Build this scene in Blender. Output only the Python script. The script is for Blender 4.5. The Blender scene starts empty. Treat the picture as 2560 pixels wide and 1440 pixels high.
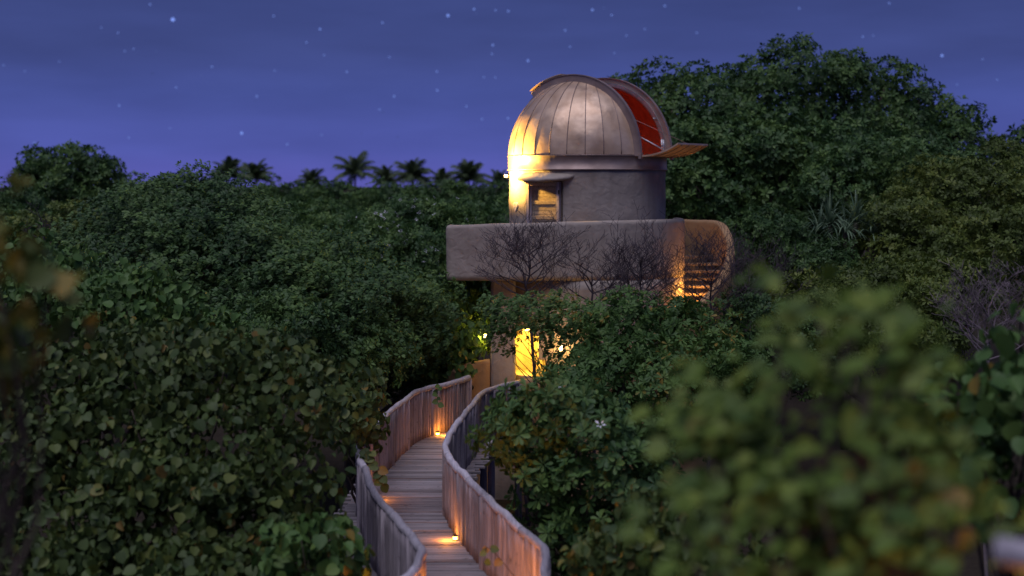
import bpy, bmesh, math, random
import numpy as np
from mathutils import Vector, Matrix, noise

scene = bpy.context.scene
COL = scene.collection
R = math.radians
rnd = random.Random(11)
RNG = np.random.default_rng(5)

# ------------------------------------------------------------------ camera
EYE = 7.8
F = 3600.0            # focal length in photograph pixels (2560 wide)
HY = 460.0            # horizon line in the photograph

cd = bpy.data.cameras.new('camera')
cam = bpy.data.objects.new('camera', cd)
COL.objects.link(cam)
cam.location = (0, 0, EYE)
cam.rotation_euler = (R(90), 0, 0)
cd.sensor_width = 36
cd.lens = 36 * F / 2560
cd.shift_y = -(720 - HY) / 2560
cd.clip_end = 9000
cd.clip_start = 0.1
cd.dof.use_dof = True
cd.dof.focus_distance = 30.5
cd.dof.aperture_fstop = 0.68
scene.camera = cam

# ------------------------------------------------------------------ sky
world = bpy.data.worlds.new('World')
scene.world = world
world.use_nodes = True
wn = world.node_tree
wn.nodes.clear()
w_out = wn.nodes.new('ShaderNodeOutputWorld')
w_bg = wn.nodes.new('ShaderNodeBackground')
w_tc = wn.nodes.new('ShaderNodeTexCoord')
w_sep = wn.nodes.new('ShaderNodeSeparateXYZ')
w_ramp = wn.nodes.new('ShaderNodeValToRGB')
w_map = wn.nodes.new('ShaderNodeMapping')
w_map.inputs['Scale'].default_value = (3.0, 3.0, 15.0)
w_noise = wn.nodes.new('ShaderNodeTexNoise')
w_noise.inputs['Scale'].default_value = 2.0
w_noise.inputs['Detail'].default_value = 4
w_mr = wn.nodes.new('ShaderNodeMapRange')
w_mr.inputs[1].default_value = 0.3
w_mr.inputs[2].default_value = 0.7
w_mr.inputs[3].default_value = 0.86
w_mr.inputs[4].default_value = 1.11
w_mul = wn.nodes.new('ShaderNodeVectorMath')
w_mul.operation = 'SCALE'
cr = w_ramp.color_ramp
stops = [(0.0, (.030, .036, .10)), (.497, (.098, .094, .39)), (.512, (.071, .088, .34)), (.53, (.058, .080, .29)),
         (.545, (.047, .065, .218)), (.58, (.040, .058, .19)), (.75, (.036, .056, .17)), (1.0, (.03, .048, .15))]
while len(cr.elements) < len(stops):
    cr.elements.new(0.5)
for e, (p, c) in zip(cr.elements, stops):
    e.position = p
    e.color = (*c, 1)
w_el = wn.nodes.new('ShaderNodeMath')
w_el.operation = 'MULTIPLY_ADD'
w_el.inputs[1].default_value = .5
w_el.inputs[2].default_value = .5
L = wn.links.new
L(w_tc.outputs['Generated'], w_sep.inputs[0])
L(w_sep.outputs['Z'], w_el.inputs[0])
L(w_el.outputs[0], w_ramp.inputs[0])
L(w_tc.outputs['Generated'], w_map.inputs[0])
L(w_map.outputs[0], w_noise.inputs['Vector'])
L(w_noise.outputs['Fac'], w_mr.inputs[0])
L(w_ramp.outputs[0], w_mul.inputs[0])
L(w_mr.outputs[0], w_mul.inputs['Scale'])
L(w_mul.outputs[0], w_bg.inputs['Color'])
L(w_bg.outputs[0], w_out.inputs['Surface'])
w_bg.inputs['Strength'].default_value = 1.1

# afterglow of the set sun, behind and above the camera: one very soft lamp
sd = bpy.data.lights.new('dusk_glow', 'SUN')
sun = bpy.data.objects.new('dusk_glow', sd)
COL.objects.link(sun)
sd.energy = 1.9
sd.angle = R(55)
sd.color = (.89, .85, 1.0)
sun.rotation_euler = (R(25), 0, R(-26))

scene.view_settings.view_transform = 'Standard'
scene.view_settings.look = 'None'
scene.view_settings.exposure = 0
scene.view_settings.gamma = 1
scene.cycles.use_denoising = True
scene.cycles.max_bounces = 6
scene.cycles.transparent_max_bounces = 4
scene.cycles.sample_clamp_indirect = 4


# ------------------------------------------------------------------ helpers
def P(x, y, Z):
    """Photograph pixel at depth Z to world."""
    return Vector(((x - 1280) / F * Z, Z, EYE - (y - HY) / F * Z))


def put(o, parent=None):
    COL.objects.link(o)
    if parent is not None:
        o.parent = parent
    return o


def thing(name, label, cat, loc=(0, 0, 0), group=None, rz=0):
    o = bpy.data.objects.new(name, None)
    o.empty_display_size = .1
    COL.objects.link(o)
    o.location = loc
    o.rotation_euler = (0, 0, rz)
    o['label'] = label
    o['category'] = cat
    if group:
        o['group'] = group
    return o


def tag(o, label, cat, group=None):
    o['label'] = label
    o['category'] = cat
    if group:
        o['group'] = group
    return o


def obj(name, me, mat, parent=None, world=True):
    """Mesh object; coordinates in world space unless world is False, then in the parent's space."""
    if isinstance(me, bmesh.types.BMesh):
        m = bpy.data.meshes.new(name)
        me.to_mesh(m)
        me.free()
        me = m
    if mat is not None and len(me.materials) == 0:
        me.materials.append(mat)
    o = bpy.data.objects.new(name, me)
    put(o, parent)
    if parent is not None and world:
        o.matrix_parent_inverse = base_matrix(parent).inverted()
    return o


def base_matrix(o):
    m = Matrix.LocRotScale(o.location, o.rotation_euler, o.scale)
    if o.parent is not None:
        m = base_matrix(o.parent) @ o.matrix_parent_inverse @ m
    return m


def smooth(o, angle=None):
    for p in o.data.polygons:
        p.use_smooth = True
    return o


def pydata(v, f, name='mesh'):
    me = bpy.data.meshes.new(name)
    me.from_pydata(v, [], f)
    me.update()
    return me


def tri_mesh(name, verts, tris, tint=None):
    me = bpy.data.meshes.new(name)
    nv, nt = len(verts), len(tris)
    me.vertices.add(nv)
    me.vertices.foreach_set('co', np.ascontiguousarray(verts, dtype=np.float32).ravel())
    me.loops.add(nt * 3)
    me.loops.foreach_set('vertex_index', np.ascontiguousarray(tris, dtype=np.int32).ravel())
    me.polygons.add(nt)
    me.polygons.foreach_set('loop_start', np.arange(0, nt * 3, 3, dtype=np.int32))
    me.polygons.foreach_set('loop_total', np.full(nt, 3, dtype=np.int32))
    if tint is not None:
        a = me.attributes.new('tint', 'FLOAT', 'POINT')
        a.data.foreach_set('value', np.ascontiguousarray(tint, dtype=np.float32))
    me.update(calc_edges=True)
    return me


def box(bm, x0, x1, y0, y1, z0, z1, mat=None):
    vs = [bm.verts.new(((x1 if i & 1 else x0), (y1 if i & 2 else y0), (z1 if i & 4 else z0))) for i in range(8)]
    if mat is not None:
        for v in vs:
            v.co = mat @ v.co
    for f in ((0, 2, 3, 1), (4, 5, 7, 6), (0, 1, 5, 4), (2, 6, 7, 3), (0, 4, 6, 2), (1, 3, 7, 5)):
        bm.faces.new([vs[i] for i in f])


def box_mesh(x0, x1, y0, y1, z0, z1, bev=0, mat=None):
    bm = bmesh.new()
    box(bm, x0, x1, y0, y1, z0, z1, mat)
    if bev:
        bmesh.ops.bevel(bm, geom=bm.edges[:], offset=bev, segments=2, affect='EDGES', profile=.6)
    return bm


class Tubes:
    """Collects tapered tubes as triangles."""
    def __init__(self):
        self.v, self.f, self.n = [], [], 0

    def add(self, pts, rad, sides=5, cap=True):
        pts = [Vector(p) for p in pts]
        m = len(pts)
        if m < 2:
            return
        up = Vector((.13, .31, .94))
        base = self.n
        for i, p in enumerate(pts):
            t = (pts[min(i + 1, m - 1)] - pts[max(i - 1, 0)])
            if t.length < 1e-6:
                t = Vector((0, 0, 1))
            t.normalize()
            a = t.cross(up)
            if a.length < .05:
                a = t.cross(Vector((1, 0, 0)))
            a.normalize()
            b = t.cross(a)
            r = rad[i] if hasattr(rad, '__len__') else rad
            for k in range(sides):
                th = 2 * math.pi * k / sides
                self.v.append(p + (a * math.cos(th) + b * math.sin(th)) * r)
        for i in range(m - 1):
            for k in range(sides):
                k2 = (k + 1) % sides
                A, B = base + i * sides + k, base + i * sides + k2
                C, D = A + sides, B + sides
                self.f.append((A, C, D, B))
        if cap:
            self.f.append(tuple(base + k for k in range(sides)))
            self.f.append(tuple(base + (m - 1) * sides + k for k in reversed(range(sides))))
        self.n = base + m * sides

    def mesh(self, name='tube'):
        me = pydata([tuple(v) for v in self.v], self.f, name)
        for p in me.polygons:
            p.use_smooth = True
        return me


# ------------------------------------------------------------------ materials
def mat_new(name):
    m = bpy.data.materials.new(name)
    m.use_nodes = True
    nt = m.node_tree
    return m, nt, nt.nodes['Principled BSDF'], nt.links.new


def N(nt, t, **kw):
    n = nt.nodes.new(t)
    for k, v in kw.items():
        setattr(n, k, v)
    return n


def ramp(nt, stops, interp='LINEAR'):
    n = nt.nodes.new('ShaderNodeValToRGB')
    c = n.color_ramp
    c.interpolation = interp
    while len(c.elements) < len(stops):
        c.elements.new(.5)
    for e, (p, col) in zip(c.elements, stops):
        e.position = p
        e.color = (*col, 1)
    return n


def plaster_mat(name, a, b, c, scale=1.0):
    m, nt, bs, lk = mat_new(name)
    tc = N(nt, 'ShaderNodeTexCoord')
    n1 = N(nt, 'ShaderNodeTexNoise')
    n1.inputs['Scale'].default_value = 1.3 * scale
    n1.inputs['Detail'].default_value = 6
    n1.inputs['Roughness'].default_value = .65
    rp = ramp(nt, [(.3, a), (.55, b), (.75, c)])
    n2 = N(nt, 'ShaderNodeTexNoise')
    n2.inputs['Scale'].default_value = 5.0 * scale
    n2.inputs['Detail'].default_value = 5
    n2.inputs['Distortion'].default_value = .6
    bp = N(nt, 'ShaderNodeBump')
    bp.inputs['Strength'].default_value = .55
    bp.inputs['Distance'].default_value = .05
    lk(tc.outputs['Object'], n1.inputs['Vector'])
    lk(tc.outputs['Object'], n2.inputs['Vector'])
    lk(n1.outputs['Fac'], rp.inputs[0])
    mp = N(nt, 'ShaderNodeMapping')
    mp.inputs['Scale'].default_value = (5.0, 5.0, .55)
    n4 = N(nt, 'ShaderNodeTexNoise')
    n4.inputs['Scale'].default_value = 1.0
    n4.inputs['Detail'].default_value = 4
    r4 = ramp(nt, [(.36, (.74, .72, .70)), (.56, (1, 1, 1))])
    mx = N(nt, 'ShaderNodeMix', data_type='RGBA', blend_type='MULTIPLY')
    mx.inputs['Factor'].default_value = .35
    lk(tc.outputs['Object'], mp.inputs[0])
    lk(mp.outputs[0], n4.inputs['Vector'])
    lk(n4.outputs['Fac'], r4.inputs[0])
    lk(rp.outputs[0], mx.inputs['A'])
    lk(r4.outputs[0], mx.inputs['B'])
    lk(mx.outputs['Result'], bs.inputs['Base Color'])
    lk(n2.outputs['Fac'], bp.inputs['Height'])
    lk(bp.outputs[0], bs.inputs['Normal'])
    bs.inputs['Roughness'].default_value = .9
    bs.inputs['Specular IOR Level'].default_value = .2
    return m


def wood_mat(name, a, b, axis, rough=.75):
    """Weathered wood, grain along the given local axis, tone varies from piece to piece."""
    m, nt, bs, lk = mat_new(name)
    tc = N(nt, 'ShaderNodeTexCoord')
    oi = N(nt, 'ShaderNodeObjectInfo')
    add = N(nt, 'ShaderNodeVectorMath', operation='ADD')
    sc = N(nt, 'ShaderNodeVectorMath', operation='SCALE')
    sc.inputs['Scale'].default_value = 37.0
    mp = N(nt, 'ShaderNodeMapping')
    s = [28.0, 28.0, 28.0]
    s[axis] = 1.6
    mp.inputs['Scale'].default_value = s
    cb = N(nt, 'ShaderNodeCombineXYZ')
    lk(oi.outputs['Random'], cb.inputs[0])
    lk(oi.outputs['Random'], cb.inputs[1])
    lk(oi.outputs['Random'], cb.inputs[2])
    lk(cb.outputs[0], sc.inputs[0])
    lk(tc.outputs['Object'], add.inputs[0])
    lk(sc.outputs[0], add.inputs[1])
    lk(add.outputs[0], mp.inputs[0])
    n1 = N(nt, 'ShaderNodeTexNoise')
    n1.inputs['Scale'].default_value = 1.0
    n1.inputs['Detail'].default_value = 5
    n1.inputs['Roughness'].default_value = .6
    lk(mp.outputs[0], n1.inputs['Vector'])
    rp = ramp(nt, [(.3, a), (.7, b)])
    lk(n1.outputs['Fac'], rp.inputs[0])
    hs = N(nt, 'ShaderNodeHueSaturation')
    mr = N(nt, 'ShaderNodeMapRange')
    mr.inputs[3].default_value = .66
    mr.inputs[4].default_value = 1.28
    lk(oi.outputs['Random'], mr.inputs[0])
    lk(mr.outputs[0], hs.inputs['Value'])
    lk(rp.outputs[0], hs.inputs['Color'])
    # knots and stains
    n3 = N(nt, 'ShaderNodeTexNoise')
    n3.inputs['Scale'].default_value = 7.0
    n3.inputs['Detail'].default_value = 2
    lk(add.outputs[0], n3.inputs['Vector'])
    r3 = ramp(nt, [(.24, (.35, .33, .33)), (.36, (1, 1, 1))])
    lk(n3.outputs['Fac'], r3.inputs[0])
    mx = N(nt, 'ShaderNodeMix', data_type='RGBA', blend_type='MULTIPLY')
    mx.inputs['Factor'].default_value = .8
    lk(hs.outputs[0], mx.inputs['A'])
    lk(r3.outputs[0], mx.inputs['B'])
    lk(mx.outputs['Result'], bs.inputs['Base Color'])
    bp = N(nt, 'ShaderNodeBump')
    bp.inputs['Strength'].default_value = .5
    bp.inputs['Distance'].default_value = .01
    lk(n1.outputs['Fac'], bp.inputs['Height'])
    lk(bp.outputs[0], bs.inputs['Normal'])
    bs.inputs['Roughness'].default_value = rough
    bs.inputs['Specular IOR Level'].default_value = .25
    return m


def leaf_mat(name, stops, rough=.55, trans=.25):
    m, nt, bs, lk = mat_new(name)
    at = N(nt, 'ShaderNodeAttribute')
    at.attribute_name = 'tint'
    rp = ramp(nt, stops)
    lk(at.outputs['Fac'], rp.inputs[0])
    lk(rp.outputs[0], bs.inputs['Base Color'])
    bs.inputs['Roughness'].default_value = rough
    bs.inputs['Specular IOR Level'].default_value = .32
    tr = N(nt, 'ShaderNodeBsdfTranslucent')
    mxs = N(nt, 'ShaderNodeMixShader')
    mxs.inputs[0].default_value = trans
    lk(rp.outputs[0], tr.inputs['Color'])
    lk(bs.outputs[0], mxs.inputs[1])
    lk(tr.outputs[0], mxs.inputs[2])
    lk(mxs.outputs[0], nt.nodes['Material Output'].inputs['Surface'])
    return m


def plain_mat(name, col, rough=.6, metal=0.0, spec=.4):
    m, nt, bs, lk = mat_new(name)
    tc = N(nt, 'ShaderNodeTexCoord')
    n1 = N(nt, 'ShaderNodeTexNoise')
    n1.inputs['Scale'].default_value = 6
    n1.inputs['Detail'].default_value = 4
    lk(tc.outputs['Object'], n1.inputs['Vector'])
    rp = ramp(nt, [(.3, tuple(c * .75 for c in col)), (.7, tuple(min(1, c * 1.2) for c in col))])
    lk(n1.outputs['Fac'], rp.inputs[0])
    lk(rp.outputs[0], bs.inputs['Base Color'])
    bs.inputs['Roughness'].default_value = rough
    bs.inputs['Metallic'].default_value = metal
    bs.inputs['Specular IOR Level'].default_value = spec
    return m


def metal_mat(name, a, b, r0, r1, metal=.75, tonevar=.18):
    m, nt, bs, lk = mat_new(name)
    tc = N(nt, 'ShaderNodeTexCoord')
    n1 = N(nt, 'ShaderNodeTexNoise')
    n1.inputs['Scale'].default_value = 1.7
    n1.inputs['Detail'].default_value = 5
    n1.inputs['Distortion'].default_value = .4
    lk(tc.outputs['Object'], n1.inputs['Vector'])
    rp = ramp(nt, [(.35, a), (.65, b)])
    lk(n1.outputs['Fac'], rp.inputs[0])
    oi = N(nt, 'ShaderNodeObjectInfo')
    hs = N(nt, 'ShaderNodeHueSaturation')
    mr = N(nt, 'ShaderNodeMapRange')
    mr.inputs[3].default_value = 1 - tonevar
    mr.inputs[4].default_value = 1 + tonevar
    lk(oi.outputs['Random'], mr.inputs[0])
    lk(mr.outputs[0], hs.inputs['Value'])
    lk(rp.outputs[0], hs.inputs['Color'])
    lk(hs.outputs[0], bs.inputs['Base Color'])
    n2 = N(nt, 'ShaderNodeTexNoise')
    n2.inputs['Scale'].default_value = 2.6
    n2.inputs['Detail'].default_value = 4
    lk(tc.outputs['Object'], n2.inputs['Vector'])
    mr2 = N(nt, 'ShaderNodeMapRange')
    mr2.inputs[1].default_value = .35
    mr2.inputs[2].default_value = .65
    mr2.inputs[3].default_value = r0
    mr2.inputs[4].default_value = r1
    lk(n2.outputs['Fac'], mr2.inputs[0])
    lk(mr2.outputs[0], bs.inputs['Roughness'])
    n3 = N(nt, 'ShaderNodeTexNoise')
    n3.inputs['Scale'].default_value = 3.2
    lk(tc.outputs['Object'], n3.inputs['Vector'])
    bp = N(nt, 'ShaderNodeBump')
    bp.inputs['Strength'].default_value = .25
    bp.inputs['Distance'].default_value = .05
    lk(n3.outputs['Fac'], bp.inputs['Height'])
    lk(bp.outputs[0], bs.inputs['Normal'])
    bs.inputs['Metallic'].default_value = metal
    return m


def emit_mat(name, col, strength):
    m, nt, bs, lk = mat_new(name)
    bs.inputs['Base Color'].default_value = (*col, 1)
    bs.inputs['Emission Color'].default_value = (*col, 1)
    bs.inputs['Emission Strength'].default_value = strength
    return m


M = {}
M['plaster'] = plaster_mat('tan_plaster', (.27, .228, .19), (.345, .295, .25), (.40, .35, .305))
M['ochre'] = plaster_mat('ochre_plaster', (.33, .20, .10), (.40, .25, .13), (.44, .29, .16))
M['picket'] = wood_mat('picket_wood', (.185, .158, .170), (.37, .325, .345), 2)
M['plank'] = wood_mat('plank_wood', (.16, .140, .148), (.34, .305, .315), 0)
M['log'] = wood_mat('log_wood', (.29, .265, .29), (.50, .465, .50), 1)
M['door'] = wood_mat('door_wood', (.26, .20, .14), (.48, .38, .28), 0)
M['step'] = wood_mat('step_wood', (.18, .13, .09), (.36, .26, .17), 0)
M['dome'] = metal_mat('copper_panel', (.47, .31, .20), (.68, .50, .355), .30, .55, .38, .07)
M['rib'] = metal_mat('copper_rib', (.26, .19, .165), (.36, .27, .235), .45, .6, .5, .1)
M['liner'] = plain_mat('dark_red_liner', (.30, .06, .03), .85, 0, .1)
M['darkmetal'] = plain_mat('dark_metal', (.05, .045, .04), .5, .6)
M['steel'] = plain_mat('galvanised_steel', (.5, .5, .52), .35, .8)
M['bark'] = plain_mat('grey_bark', (.085, .068, .055), .9, 0, .1)
M['twig'] = plain_mat('bare_twig', (.075, .060, .070), .85, 0, .15)
M['palegrey_twig'] = plain_mat('pale_twig', (.21, .17, .18), .85, 0, .15)
M['plaque'] = plain_mat('pale_stone', (.68, .60, .58), .7, 0, .3)
M['ink'] = plain_mat('dark_ink', (.10, .07, .08), .8)
M['lamp_orange'] = emit_mat('orange_lens', (1.0, .42, .06), 30)
M['lamp_warm'] = emit_mat('warm_lens', (1.0, .66, .2), 16)
M['ground'] = plain_mat('leaf_litter', (.035, .028, .02), .95, 0, .05)
M['petal'] = plain_mat('white_petal', (.62, .62, .66), .6)

M['l_olive'] = leaf_mat('olive_leaf', [(0, (0.038, 0.068, 0.019)), (.55, (0.074, 0.114, 0.026)), (.9, (0.128, 0.150, 0.031)), (.985, (0.166, 0.156, 0.030)), (1, (0.218, 0.143, 0.036))])
M['l_blur'] = leaf_mat('broad_olive_leaf', [(0, (0.052, 0.10, 0.017)), (.5, (0.118, 0.19, 0.027)), (.93, (0.19, 0.245, 0.038)), (1, (0.22, 0.18, 0.04))])
M['l_green'] = leaf_mat('green_leaf', [(0, (0.033, 0.078, 0.024)), (.5, (0.067, 0.137, 0.036)), (1, (0.122, 0.202, 0.046))])
M['l_mid'] = leaf_mat('fresh_leaf', [(0, (0.046, 0.101, 0.024)), (.6, (0.082, 0.163, 0.036)), (.97, (0.128, 0.202, 0.041)), (1, (0.218, 0.156, 0.024))])
M['l_dark'] = leaf_mat('dark_leaf', [(0, (0.028, 0.065, 0.022)), (.5, (0.054, 0.114, 0.031)), (1, (0.100, 0.176, 0.041))])
M['l_yellow'] = leaf_mat('yellow_green_leaf', [(0, (0.054, 0.083, 0.017)), (.6, (0.095, 0.140, 0.024)), (1, (0.154, 0.189, 0.031))])
M['l_palm'] = leaf_mat('palm_leaf', [(0, (0.05, 0.08, 0.035)), (1, (0.11, 0.15, 0.06))])
M['l_grey'] = leaf_mat('blue_green_leaf', [(0, (0.077, 0.137, 0.078)), (1, (0.192, 0.273, 0.156))])
M['l_gold'] = leaf_mat('yellowing_leaf', [(0, (0.058, 0.098, 0.022)), (.35, (0.096, 0.124, 0.024)), (.6, (0.205, 0.169, 0.022)), (1, (0.346, 0.195, 0.024))])

# ------------------------------------------------------------------ ground and stars
gx = np.linspace(-160, 160, 65)
gy = np.linspace(-15, 300, 65)
gv = []
for yy in gy:
    for xx in gx:
        z = .25 * noise.noise(Vector((xx * .11, yy * .11, 3.3)))
        gv.append((xx, yy, z))
gf = [(j * 65 + i, j * 65 + i + 1, (j + 1) * 65 + i + 1, (j + 1) * 65 + i) for j in range(64) for i in range(64)]
# the sheet goes on to the horizon
b0 = len(gv)
for (xx, yy) in ((-4000, -4000), (4000, -4000), (4000, 4000), (-4000, 4000)):
    gv.append((xx, yy, -.6))
gf.append((b0, b0 + 1, b0 + 2, b0 + 3))
ground = obj('ground', pydata(gv, gf, 'ground'), M['ground'])
ground['kind'] = 'structure'
smooth(ground)

big = [(432, 42, 6.5), (604, 326, 5.0), (1120, 32, 5.0), (1232, 106, 3.6), (1320, 145, 4.0), (1481, 18, 4.0), (2355, 132, 4.6),
       (1093, 219, 3.4), (800, 66, 3.6), (298, 257, 3.2), (295, 75, 2.6), (322, 337, 2.6), (85, 350, 2.8), (642, 234, 3.2), (440, 212, 2.8),
       (530, 160, 3.0), (867, 173, 3.0), (956, 50, 3.2), (985, 234, 3.3), (949, 267, 2.8), (1185, 16, 3.6), (1239, 19, 2.8), (1271, 21, 3.4),
       (1230, 128, 2.8), (1210, 186, 2.6), (1238, 187, 2.6), (1166, 259, 2.8), (1205, 291, 2.8), (1270, 289, 3.0), (718, 354, 3.0), (804, 330, 2.4),
       (687, 170, 2.4), (766, 99, 2.8), (684, 33, 2.8), (810, 131, 2.6), (425, 314, 2.2), (375, 4, 3.0), (253, 62, 2.4), (334, 115, 2.4), (312, 121, 2.4),
       (148, 147, 2.2), (62, 171, 2.2), (9, 156, 2.4), (1092, 172, 3.0), (973, 136, 2.6), (1413, 69, 3.2), (1529, 31, 3.0), (1662, 8, 3.2), (1742, 75, 2.8), (1612, 66, 2.6),
       (1566, 82, 2.6), (1998, 14, 3.0), (2157, 85, 2.8), (2183, 82, 2.2), (2292, 224, 3.2), (2456, 141, 2.4), (2493, 192, 2.4), (2393, 204, 2.2), (1425, 110, 2.6), (1536, 126, 2.4), (2223, 1, 3.0)]
sr = random.Random(3)
stars = [(x, y, r * .78, .5 + r * .11) for x, y, r in big]
for i in range(150):
    stars.append((sr.uniform(-900, 3460), sr.uniform(-500, 380), sr.uniform(1.0, 1.7), sr.uniform(.12, .45)))
sv, sf, st = [], [], []
for x, y, r, b in stars:
    c = Vector(((x - 1280) / F, 1, -(y - HY) / F)).normalized() * 4200
    rr = r / F * 4200
    k = len(sv)
    for d in ((1, 0, 0), (-1, 0, 0), (0, 1, 0), (0, -1, 0), (0, 0, 1), (0, 0, -1), (.7, 0, .7), (-.7, 0, .7), (.7, 0, -.7), (-.7, 0, -.7)):
        sv.append(tuple(c + Vector(d) * rr))
        st.append(b)
    ring = [0, 6, 4, 7, 1, 9, 5, 8]
    for q in range(8):
        a, bb = ring[q], ring[(q + 1) % 8]
        sf.append((k + a, k + bb, k + 3))
        sf.append((k + bb, k + a, k + 2))
m_star, nt, bs, lk = mat_new('starlight')
at = N(nt, 'ShaderNodeAttribute')
at.attribute_name = 'tint'
bs.inputs['Base Color'].default_value = (0, 0, 0, 1)
bs.inputs['Specular IOR Level'].default_value = 0
bs.inputs['Emission Color'].default_value = (.19, .29, .80, 1)
lk(at.outputs['Fac'], bs.inputs['Emission Strength'])
m_star.cycles.emission_sampling = 'NONE'
so = obj('stars', tri_mesh('stars', np.array(sv), np.array(sf), np.array(st)), m_star)
so['kind'] = 'structure'

# ------------------------------------------------------------------ observatory tower
CX, CY = 1.985, 38.0
Z_TER = 5.2


def ring_pt(az, r):
    a = R(az)
    return (CX + r * math.sin(a), CY - r * math.cos(a))


def nz(v, s=1.0, seed=0.0):
    return noise.noise(Vector((v[0] * s + seed, v[1] * s, v[2] * s)))


def wall(path, th, ztop, zbot, rows=8, r=.08, amp=.018):
    """Handmade plaster wall swept along a plan path; ztop / zbot are functions of the path index."""
    n = len(path)
    verts, faces = [], []
    prof_n = None
    for i in range(n):
        p = Vector(path[i]).to_2d()
        t = (Vector(path[min(i + 1, n - 1)]) - Vector(path[max(i - 1, 0)])).to_2d().normalized()
        nn = Vector((t.y, -t.x))
        zt, zb = ztop(i), zbot(i)
        prof = []
        h = th / 2
        for k in range(rows + 1):
            prof.append((h, zb + (zt - r - zb) * k / rows))
        for k in range(1, 5):
            a = math.pi / 2 * k / 5
            prof.append((h - r + r * math.cos(a), zt - r + r * math.sin(a)))
        prof.append((h - r, zt))
        prof.append((-h + r, zt))
        for k in range(1, 5):
            a = math.pi / 2 * (1 - k / 5)
            prof.append((-h + r - r * math.cos(a), zt - r + r * math.sin(a)))
        for k in range(rows + 1):
            prof.append((-h, zt - r - (zt - r - zb) * k / rows))
        prof_n = len(prof)
        for (o, z) in prof:
            v = Vector((p.x + nn.x * o, p.y + nn.y * o, z))
            d = nz(v, 2.2) * amp + nz(v, 6.0, 7) * amp * .4
            v.x += nn.x * d * (1 if o > 0 else -1)
            v.y += nn.y * d * (1 if o > 0 else -1)
            v.z += nz(v, 1.4, 3) * amp if z > zb + .01 else 0
            verts.append(tuple(v))
    for i in range(n - 1):
        for k in range(prof_n):
            k2 = (k + 1) % prof_n
            faces.append((i * prof_n + k, (i + 1) * prof_n + k, (i + 1) * prof_n + k2, i * prof_n + k2))
    faces.append(tuple(range(prof_n)))
    faces.append(tuple((n - 1) * prof_n + k for k in reversed(range(prof_n))))
    me = pydata(verts, faces, 'wall')
    for p in me.polygons:
        p.use_smooth = len(p.vertices) == 4
    return me


def lathe(prof, n=72, amp=0.0, center=(CX, CY), cap=False):
    verts, faces = [], []
    m = len(prof)
    for i in range(n):
        a = 2 * math.pi * i / n
        for (r, z) in prof:
            v = Vector((center[0] + r * math.sin(a), center[1] - r * math.cos(a), z))
            if amp:
                d = nz(v, 2.0) * amp + nz(v, 6.0, 5) * amp * .4
                v.x += math.sin(a) * d
                v.y += -math.cos(a) * d
            verts.append(tuple(v))
    for i in range(n):
        j = (i + 1) % n
        for k in range(m - 1):
            faces.append((i * m + k, j * m + k, j * m + k + 1, i * m + k + 1))
    if cap:
        faces.append(tuple(i * m + m - 1 for i in range(n)))
        faces.append(tuple(i * m for i in reversed(range(n))))
    me = pydata(verts, faces, 'lathe')
    for p in me.polygons:
        p.use_smooth = len(p.vertices) == 4
    return me


def cut(o, bm_cutter):
    me = bpy.data.meshes.new('cutter')
    bm_cutter.to_mesh(me)
    bm_cutter.free()
    c = bpy.data.objects.new('cutter', me)
    COL.objects.link(c)
    md = o.modifiers.new('b', 'BOOLEAN')
    md.operation = 'DIFFERENCE'
    md.object = c
    md.solver = 'EXACT'
    dg = bpy.context.evaluated_depsgraph_get()
    dg.update()
    new = bpy.data.meshes.new_from_object(o.evaluated_get(dg))
    o.modifiers.clear()
    o.data = new
    bpy.data.objects.remove(c)


tower = thing('observatory_tower', 'tan plaster observatory tower with copper dome and terrace above the boardwalk', 'observatory', (CX, CY, 0))

# lower round core with lit alcove
ns = 26
core = obj('tower_core', lathe([(2.55, z) for z in np.linspace(-1.4, 4.77, ns)], 96, .02, cap=True), M['plaster'], tower)
bm = box_mesh(.10, .66, 35.2, 37.2, 2.35, 3.52, 0)
for v in bm.verts:
    pass
bmesh.ops.bevel(bm, geom=[e for e in bm.edges if abs(e.verts[0].co.z - 3.52) < .01 and abs(e.verts[1].co.z - 3.52) < .01 and abs(e.verts[0].co.x - e.verts[1].co.x) < .01], offset=.16, segments=4, affect='EDGES')
cut(core, bm)
bm = box_mesh(.5, .84, 35.2, 37.0, 2.2, 2.78, 0)
cut(core, bm)

# terrace slab
bm = bmesh.new()
pl = [(-1.52, 35.56), (CX, 35.56)] + [ring_pt(a, 2.44) for a in range(10, 180, 10)] + [(CX, 40.44), (-1.52, 40.44)]
lo = [bm.verts.new((x, y, 4.785)) for x, y in pl]
hi = [bm.verts.new((x, y, Z_TER)) for x, y in pl]
bm.faces.new(list(reversed(lo)))
bm.faces.new(hi)
for i in range(len(pl)):
    j = (i + 1) % len(pl)
    bm.faces.new((lo[i], lo[j], hi[j], hi[i]))
obj('terrace_slab', bm, M['plaster'], tower)

# parapet: starts at the stair head, runs round the front to the left corner and the back
path = []
rm = 2.55 - .13
for a in range(98, -1, -3):
    path.append(ring_pt(a, rm))
x = CX
while x > -1.3:
    x -= .15
    path.append((x, CY - rm))
cxl, cyl = -1.63 + .13 + .12, CY - rm + .12
for a in (0, 30, 60, 90):
    path.append((cxl - .12 * math.sin(R(a)), cyl - .12 * math.cos(R(a))))
for y in np.linspace(cyl + .2, 40.2, 24):
    path.append((-1.63 + .13, y))
for x in np.linspace(-1.3, CX, 18):
    path.append((x, CY + rm))
for a in range(176, 131, -4):
    path.append(ring_pt(a, rm))


def par_top(i):
    x, y = path[i][:2]
    if y > 35.95 and (i > 40):
        return 6.14 - .75 * min(1, (y - 35.95) / .9)
    return 6.14 + .11 * min(1, max(0, (x + 1.6) / 4.0))


def par_bot(i):
    return 4.77


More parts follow.
